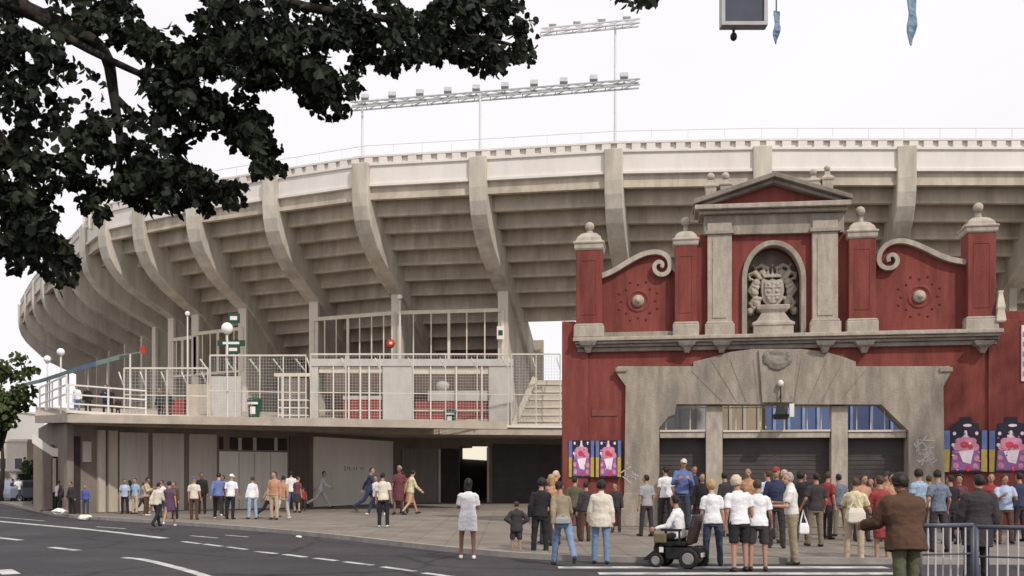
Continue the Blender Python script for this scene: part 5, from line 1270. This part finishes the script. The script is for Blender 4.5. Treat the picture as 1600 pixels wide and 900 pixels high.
# more of the crowd pressed round the gate
P(1010, 838, 741, 30, 'person in a grey shirt standing alone at the left foot of the portal', ('tee', 'grey'), ('trousers', 'dark'), ('short', 'black'), 1, 'stand', None)
P(1098, 838, 738, 160, 'woman in black with long dark hair left of the gate pier, behind the blond woman', ('long', 'black'), ('trousers', 'black'), ('long', 'black'), 1, 'stand2', None, female=True)
P(1201, 842, 734, 20, 'person in a pale blue top behind the long white T-shirt and dark shorts', ('tee', 'lightblue'), ('trousers', 'darkjeans'), ('short', 'brown'), 1, 'stand', None)
P(1228, 848, 733, 175, 'fair haired woman in cream facing the street between navy shirt and polo shirt', ('blouse', 'cream'), ('trousers', 'khaki'), ('short', 'fair'), 0, 'stand', None, near=True, female=True)
P(1252, 846, 736, -30, 'man in a black T-shirt close behind the pale polo shirt', ('tee', 'black'), ('trousers', 'dark'), ('curly', 'black'), 2, 'stand2', None)
P(1312, 838, 740, 10, 'person in a slate top at the foot of the right gate pier', ('tee', 'slate'), ('trousers', 'khakidark'), ('short', 'black'), 1, 'stand', None)
P(1347, 846, 741, 185, 'woman in an orange blouse facing the street, right behind the cream blouse', ('blouse', 'orange'), ('trousers', 'dark'), ('short', 'brown'), 1, 'stand', None, female=True)
P(1386, 846, 735, 150, 'man in a tan shirt and dark cap between the red dress and the brown jacket', ('tee', 'tan'), ('trousers', 'dark'), ('cap', 'dark'), 1, 'stand2', None)
P(1436, 848, 733, 20, 'person with bushy black hair and pale blue shirt right of the brown jacket', ('tee', 'paleblue'), ('trousers', 'darkjeans'), ('curly', 'black'), 1, 'stand', None, near=True)
P(1452, 842, 742, -20, 'woman in a cream cardigan just left of the slate blue shirt', ('long', 'cream'), ('trousers', 'brown'), ('short', 'brown'), 1, 'stand', None, female=True)
P(1484, 850, 742, 15, 'person in a black top just right of the slate blue shirt', ('tee', 'black'), ('trousers', 'dark'), ('short', 'black'), 1, 'pockets', None)
P(1547, 848, 739, 165, 'man with a red shirt facing the street under the gap between the right posters', ('tee', 'red'), ('trousers', 'dark'), ('short', 'black'), 1, 'stand', None)
P(1594, 846, 738, 30, 'person in navy at the very right edge under the last poster', ('long', 'navy'), ('trousers', 'dark'), ('short', 'black'), 1, 'stand', None)
P(855, 850, 748, 30, 'person in a dark purple top between the man in black and the khaki jacket', ('long', 'purple'), ('trousers', 'darkjeans'), ('short', 'brown'), 1, 'stand', None)
P(898, 842, 744, -20, 'person in an olive shirt under the left posters', ('tee', 'olive'), ('trousers', 'dark'), ('short', 'black'), 1, 'stand2', None)
# seated wheelchair user
wl = gnd(1060, 886, RD)
person(wl + Vector((.02, .02, 0)), 62, 1.68, 'person in a white shirt sitting in the black electric wheelchair', ('long', 'white'), ('trousers', 'black'), ('short', 'black'), 1, 'sit', near=True, seat=.52, shoes='dark')
wc = thing('electric_wheelchair', 'black electric wheelchair with fat tyres carrying the person in white', 'wheelchair', wl, R(62))
TYRE = mat('tyre', (.02, .02, .02), .8); RIMM = mat('wheel_rim', (.3, .29, .27), .4, metallic=.3)
def wpart(name, m, f, **k): mb = MB(); f(mb); return mb.build(name, m, wc, **k)
wpart('seat', BLACK, lambda m: m.bx(-.24, .24, -.22, .26, .42, .5), bevel=.02)
wpart('backrest', mat('vinyl', (.04, .028, .026), .5, .3), lambda m: m.prism([(-.25, -.22, .46), (.25, -.22, .46), (.27, -.3, .8), (.22, -.34, 1.02), (-.22, -.34, 1.02), (-.27, -.3, .8)], (0, -.08, -.01)), bevel=.025)
wpart('motor_box', BLACK, lambda m: (m.bx(-.22, .22, -.34, .2, .16, .4), m.bx(-.2, .2, -.5, -.3, .2, .42)), bevel=.03)
for sx in (-1, 1):
    wpart('armrest', BLACK, lambda m: (m.bx(sx * .3 - .04, sx * .3 + .04, -.16, .24, .7, .75), m.bar((sx * .3, -.12, .45), (sx * .3, -.12, .7), .04), m.bar((sx * .3, .15, .45), (sx * .3, .15, .7), .04)), bevel=.01)
    for y, r in ((-.3, .19), (.34, .14)):
        def wheel(m, rr=r, w=.045):
            c = Vector((sx * .3, y, rr)); n = 24
            for ring in (0,):
                m.rings([[c + Vector((q * w, rad * rr * math.cos(2 * math.pi * j / n), rad * rr * math.sin(2 * math.pi * j / n))) for j in range(n)] for q, rad in ((-1, .66), (-1.1, .88), (-.7, 1.0), (.7, 1.0), (1.1, .88), (1, .66))])
        t = wpart('wheel', TYRE, wheel, smooth=False)
        mb = MB(); n = 20; c = Vector((sx * .3, y, r)); mb.rings([[c + Vector((q, rad * r * math.cos(2 * math.pi * j / n), rad * r * math.sin(2 * math.pi * j / n))) for j in range(n)] for q, rad in ((-.052, .6), (-.06, .5), (.06, .5), (.052, .6))]); mb.build('rim', RIMM, t)
wpart('footrest', METAL_D, lambda m: (m.bar((-.12, .3, .4), (-.12, .56, .14), .04), m.bar((.12, .3, .4), (.12, .56, .14), .04), m.bx(-.2, .2, .5, .72, .1, .13)), bevel=.01)
wpart('leg_shroud', BLACK, lambda m: m.prism([(-.2, .26, .46), (-.2, .66, .14), (-.2, .5, .1), (-.2, .22, .3)], (.4, 0, 0)), bevel=.02)
wpart('joystick', BLACK, lambda m: (m.bx(.27, .36, .24, .36, .72, .79), m.bar((.31, .3, .79), (.31, .3, .85), .02)))
wpart('side_bag', mat('bag_khaki', (.16, .13, .07), .8), lambda m: m.bx(-.4, -.33, .12, .36, .48, .66), bevel=.02)
wpart('reflector', WHITE, lambda m: (m.bx(-.36, -.345, .18, .26, .3, .4), m.bx(-.2, -.04, -.53, -.505, .22, .3)))
# bags (held things)
def bag(px, py, Y, w, h, m, label, dep=.12, strap=.5, rz_=0):
    p = pt(px, py, Y); f = thing('shoulder_bag', label, 'bag', p, R(rz_))
    mb = MB(); mb.square((0, 0, -h / 2), [(w * .38, dep * .35, 0), (w * .5, dep * .5, h * .12), (w * .48, dep * .45, h * .7), (w * .36, dep * .2, h)]); mb.build('pouch', m, f, bevel=.02)
    mb = MB(); mb.tube([(-w * .35, 0, h * .45), (-w * .2, .02, strap * .6), (0, .05, strap), (w * .2, .06, strap * .6), (w * .35, 0, h * .45)], .014, 6); mb.build('strap', m, f)
pz = gnd(1336, 880, RD).y
bag(1338, 806, pz - .22, .36, .3, cloth('cream'), 'cream shoulder bag on the back of the woman in the cream blouse', .12, .42)
bag(879, 813, gnd(879, 884, RD).y - .17, .3, .14, cloth('grey'), 'grey waist bag worn by the woman in the khaki jacket', .1, .1)
bag(1256, 826, gnd(1237, 882, RD).y - .1, .2, .22, cloth('white'), 'small white bag beside the man in the pale polo shirt', .1, .36)

# people along the pavement further left
BGP = [
 (195, 803, 748, 180, 'man in a light blue shirt and black trousers, leftmost at the first grey shutter', ('tee', 'lightblue'), ('trousers', 'black'), ('short', 'black'), 'stand2'),
 (212, 803, 747, 160, 'person in a pale blue top and beige trousers by the first grey shutter', ('tee', 'paleblue'), ('trousers', 'beige'), ('short', 'black'), 'stand'),
 (229, 806, 746, -90, 'person in a beige top holding a dark jacket next to the cream shirted man', ('long', 'beige'), ('trousers', 'brown'), ('curly', 'black'), 'crossed'),
 (245, 823, 751, -20, 'man in a cream shirt and dark trousers nearest the kerb on the left', ('long', 'cream'), ('trousers', 'black'), ('short', 'black'), 'walk'),
 (265, 823, 749, 10, 'woman in a dark purple dress and white shoes by the kerb', ('dress', 'purple'), None, ('short', 'black'), 'walk2'),
 (303, 812, 745, 0, 'man in a cream shirt and brown trousers with a blue cap', ('tee', 'cream'), ('trousers', 'brown'), ('cap', 'royal'), 'stand'),
 (315, 803, 738, 180, 'person dressed in black just right of the blue cap', ('long', 'black'), ('trousers', 'black'), ('short', 'black'), 'stand'),
 (341, 811, 736, 15, 'man in a blue shirt and black trousers before the pale garage door', ('long', 'blue'), ('trousers', 'black'), ('short', 'black'), 'walk'),
 (361, 811, 740, -15, 'person with a white cap, white shirt and black trousers', ('tee', 'white'), ('trousers', 'black'), ('cap', 'cap_white'), 'stand2'),
 (394, 811, 744, 40, 'woman in a white shirt and light jeans with a dark bag on her hip', ('long', 'white'), ('trousers', 'paleblue'), ('short', 'brown'), 'stand'),
 (419, 809, 748, -80, 'person in a beige top and black trousers striding right behind the orange shirt', ('long', 'beige'), ('trousers', 'black'), ('short', 'brown'), 'stride'),
 (429, 812, 736, 170, 'man in an orange shirt and beige trousers before the garage door', ('long', 'orange'), ('trousers', 'beige'), ('short', 'brown'), 'stand'),
 (441, 811, 740, -10, 'person in a tan shirt and cream trousers, just right of the orange shirt', ('long', 'tan'), ('trousers', 'cream'), ('short', 'black'), 'walk2'),
 (456, 799, 736, 20, 'person in a white T-shirt and blue trousers in front of the brown door', ('tee', 'white'), ('trousers', 'blue'), ('curly', 'black'), 'stand'),
 (474, 799, 761, 0, 'small child in red at the left edge of the white wall', ('tee', 'red'), ('trousers', 'dark'), ('short', 'black'), 'stand'),
 (501, 794, 731, -75, 'man all in white striding past the white wall', ('long', 'white'), ('trousers', 'offwhite'), ('short', 'black'), 'stride'),
 (577, 801, 727, -80, 'person in a navy outfit striding to the right past the white wall', ('long', 'navy'), ('trousers', 'navy'), ('short', 'black'), 'stride'),
 (600, 824, 738, 0, 'man in a cream shirt and dark trousers standing alone in the middle of the pavement', ('tee', 'cream'), ('trousers', 'black'), ('short', 'black'), 'stand'),
 (624, 804, 727, 170, 'woman in a patterned dark red dress next to the yellow dress', ('dress', 'pattern'), ('skirt', 'pattern'), ('short', 'grey'), 'stand2'),
 (641, 804, 731, -60, 'woman in a pale yellow top and tan skirt walking right', ('long', 'yellow'), ('skirt', 'tan'), ('short', 'black'), 'walk'),
 (134, 804, 757, 180, 'man in a bright blue shirt standing alone below the terrace corner', ('long', 'royal'), ('trousers', 'darkjeans'), ('short', 'black'), 'stand'),
 (112, 803, 752, 150, 'person in black standing left of the bright blue shirt', ('long', 'dark'), ('trousers', 'black'), ('short', 'black'), 'stand2'),
 (98, 800, 750, 20, 'person in dark purple among the shaded group below the staircase', ('long', 'purple'), ('trousers', 'dark'), ('short', 'brown'), 'stand'),
 (84, 797, 752, 90, 'person in a slate top among the shaded group below the staircase', ('long', 'slate'), ('trousers', 'black'), ('short', 'black'), 'stand'),
 (70, 792, 746, 10, 'person in an olive top left in the shaded group, next to the kerb', ('long', 'olive'), ('trousers', 'dark'), ('short', 'black'), 'stand2'),
 (60, 789, 748, -40, 'person in a dark shirt at the left end of the shaded group', ('long', 'dark'), ('trousers', 'darkjeans'), ('short', 'black'), 'walk'),
 (204, 801, 750, 20, 'woman in a black top and jeans between the two pale blue tops', ('long', 'black'), ('trousers', 'jeans'), ('long', 'black'), 'stand'),
 (222, 802, 751, -60, 'person in a grey top before the second grey shutter', ('tee', 'grey'), ('trousers', 'dark'), ('short', 'brown'), 'walk'),
 (254, 809, 750, 150, 'woman in a white blouse between the cream shirted man and the purple dress', ('blouse', 'white'), ('trousers', 'darkjeans'), ('short', 'black'), 'stand2'),
 (272, 811, 752, 170, 'person in a dark brown top right of the purple dress', ('long', 'brown'), ('trousers', 'black'), ('short', 'black'), 'stand'),
 (350, 806, 742, 160, 'person in grey between the blue shirt and the white cap', ('long', 'grey'), ('trousers', 'dark'), ('short', 'black'), 'stand'),
 (464, 801, 744, -20, 'woman in a red patterned top right of the white T-shirt and blue trousers', ('tee', 'pattern'), ('skirt', 'dark'), ('short', 'brown'), 'stand'),
 (588, 805, 740, 150, 'woman in a white top half behind the lone cream shirted man', ('tee', 'white'), ('trousers', 'navy'), ('short', 'black'), 'walk2'),
 (632, 802, 735, 20, 'person in dark red between the patterned dress and the yellow top', ('long', 'red'), ('trousers', 'dark'), ('short', 'black'), 'stand2'),
 (105, 801, 753, 60, 'person in dark grey among the shaded group, next to the person in black', ('long', 'dark'), ('trousers', 'brown'), ('curly', 'black'), 'stand'),
 (91, 799, 751, -30, 'person with a pale shirt among the shaded group below the staircase', ('tee', 'offwhite'), ('trousers', 'black'), ('short', 'black'), 'stand2'),
 (77, 795, 750, 160, 'woman in brown among the shaded group below the staircase', ('long', 'brown'), ('trousers', 'black'), ('long', 'black'), 'stand'),
 (28, 783, 744, 20, 'person in a white top and navy trousers near the distant van', ('tee', 'white'), ('trousers', 'navy'), ('short', 'black'), 'walk'),
 (20, 783, 748, -20, 'person in a navy top far down the street near the distant van', ('long', 'navy'), ('trousers', 'dark'), ('short', 'black'), 'stand'),
]
for i, (px, fy, hy, hd, lab, tp, bt_, hr_, ps) in enumerate(BGP):
    P(px, fy, hy, hd, lab, tp, bt_, hr_, (1, 1, 2, 0)[i % 4] if 'child' not in lab else 1, ps, None, female=('woman' in lab), shoes=('white' if 'white shoes' in lab or i % 5 == 2 else 'dark'))
# people on the terrace
def PT(px, Y, hy, heading, label, top, bottom, hair, pose):
    P(px, 0, hy, heading, label, top, bottom, hair, 1, pose, 4.2, Y=Y)
q = lambda px: terr(px).y
PT(121, q(121) + .7, 601, 180, 'man in a white shirt and jeans at the left terrace railing', ('long', 'white'), ('trousers', 'jeans'), ('short', 'black'), 'stand')
PT(137, q(137) + .7, 602, 180, 'person in black between the white shirt and the navy pair on the terrace', ('long', 'black'), ('trousers', 'dark'), ('short', 'black'), 'stand2')
PT(165, q(165) + .7, 600, 175, 'man in navy at the terrace railing, beneath the end of the awning', ('long', 'navy'), ('trousers', 'navy'), ('short', 'black'), 'crossed')
PT(172, q(172) + 1.1, 604, 190, 'person in a black top close beside the man in navy on the terrace', ('tee', 'black'), ('trousers', 'dark'), ('short', 'brown'), 'stand')
PT(184, q(184) + .9, 620, 200, 'short person in dark clothes right of the navy pair on the terrace', ('long', 'dark'), ('trousers', 'dark'), ('short', 'black'), 'stand')
PT(250, q(250) + 3, 606, 160, 'person in a dark top behind the lower mesh fence, left', ('long', 'dark'), ('trousers', 'dark'), ('short', 'black'), 'stand')
PT(262, q(262) + 3, 607, 200, 'person in black behind the lower mesh fence, above the red panel', ('long', 'black'), ('trousers', 'brown'), ('short', 'black'), 'stand2')
# ------------------------------------------------------------------ vehicles at far left
def van(px, base, Y, label, c1, c2):
    p = pt(px, HZ, Y); f = thing('parked_van', label, 'van', (p.x, Y, ROADZ), R(62))
    side = [(-2.3, .35), (2.2, .35), (2.3, .6), (2.25, 1.05), (1.75, 1.2), (1.25, 1.95), (1.0, 2.05), (-2.2, 2.05), (-2.3, 1.9)]
    mb = MB(); mb.prism([(x, -.9, z) for x, z in side], (0, 1.8, 0)); mb.build('body', c1, f, bevel=.06)
    mb = MB(); mb.bx(-2.31, 2.31, -.915, .915, .55, .85); mb.build('stripe', c2, f)
    for sx in (-1, 1): 
        mb = MB(); mb.prism([(1.6, sx * .91, 1.25), (1.2, sx * .91, 1.85), (.3, sx * .91, 1.85), (.3, sx * .91, 1.25)], (0, .01 * sx, 0)); mb.build('side_window', METAL_D, f)
    mb = MB(); mb.prism([(1.78, -.8, 1.23), (1.78, .8, 1.23), (1.3, .75, 1.9), (1.3, -.75, 1.9)], (.03, 0, .02)); mb.build('windscreen', METAL_D, f)
    for x in (-1.5, 1.45):
        for sy in (-.85, .85):
            mb = MB(); n = 18; mb.rings([[Vector((x + .33 * math.cos(2 * math.pi * j / n), sy + q, .33 + .33 * math.sin(2 * math.pi * j / n))) for j in range(n)] for q in (-.1, .1)]); w = mb.build('wheel', TYRE, f)
            mb = MB(); mb.rings([[Vector((x + .2 * math.cos(2 * math.pi * j / n), sy + q, .33 + .2 * math.sin(2 * math.pi * j / n))) for j in range(n)] for q in (-.11, .11)]); mb.build('rim', RIMM, w)
    for y in (-.65, .65): mb = MB(); mb.bx(2.24, 2.31, y - .15, y + .15, .72 + .15, 1.02); mb.build('headlight', WHITE, f)
van(8, 775, 66, 'orange and white van parked far down the street at left', mat('van_white', (.7, .66, .6), .4, .03), mat('van_orange', (.6, .2, .06), .4, .05))
def car(px, Y, label, c, ang):
    p = pt(px, HZ, Y); f = thing('parked_car', label, 'car', (p.x, Y, ROADZ), R(ang))
    side = [(-2.0, .3), (2.0, .3), (2.05, .6), (1.9, .82), (.95, .92), (.4, 1.4), (-.9, 1.42), (-1.5, .98), (-2.0, .92), (-2.05, .6)]
    mb = MB(); mb.prism([(x, -.8, z) for x, z in side], (0, 1.6, 0)); mb.build('body', c, f, bevel=.06)
    for sx in (-1, 1): mb = MB(); mb.prism([(.75, sx * .805, .95), (.35, sx * .805, 1.33), (-.85, sx * .805, 1.33), (-1.3, sx * .805, .98)], (0, .012 * sx, 0)); mb.build('side_window', METAL_D, f)
    mb = MB(); mb.prism([(.95, -.68, .95), (.95, .68, .95), (.45, .62, 1.36), (.45, -.62, 1.36)], (.03, 0, .02)); mb.build('windscreen', METAL_D, f)
    for x in (-1.25, 1.3):
        for sy in (-.76, .76):
            n = 18; mb = MB(); mb.rings([[Vector((x + .29 * math.cos(2 * math.pi * j / n), sy + q, .29 + .29 * math.sin(2 * math.pi * j / n))) for j in range(n)] for q in (-.08, .08)]); w = mb.build('wheel', TYRE, f)
            mb = MB(); mb.rings([[Vector((x + .18 * math.cos(2 * math.pi * j / n), sy + q, .29 + .18 * math.sin(2 * math.pi * j / n))) for j in range(n)] for q in (-.09, .09)]); mb.build('rim', RIMM, w)
    for y in (-.55, .55): mb = MB(); mb.bx(1.98, 2.06, y - .16, y + .16, .58, .72); mb.build('headlight', WHITE, f)
car(36, 64, 'grey blue car parked far down the street, right of the orange and white van', mat('car_blue', (.22, .25, .33), .35, .05), 75)
car(52, 72, 'dark car parked in the shade behind the grey blue car', mat('car_dark', (.05, .05, .06), .35, .05), 80)
flush_remesh()
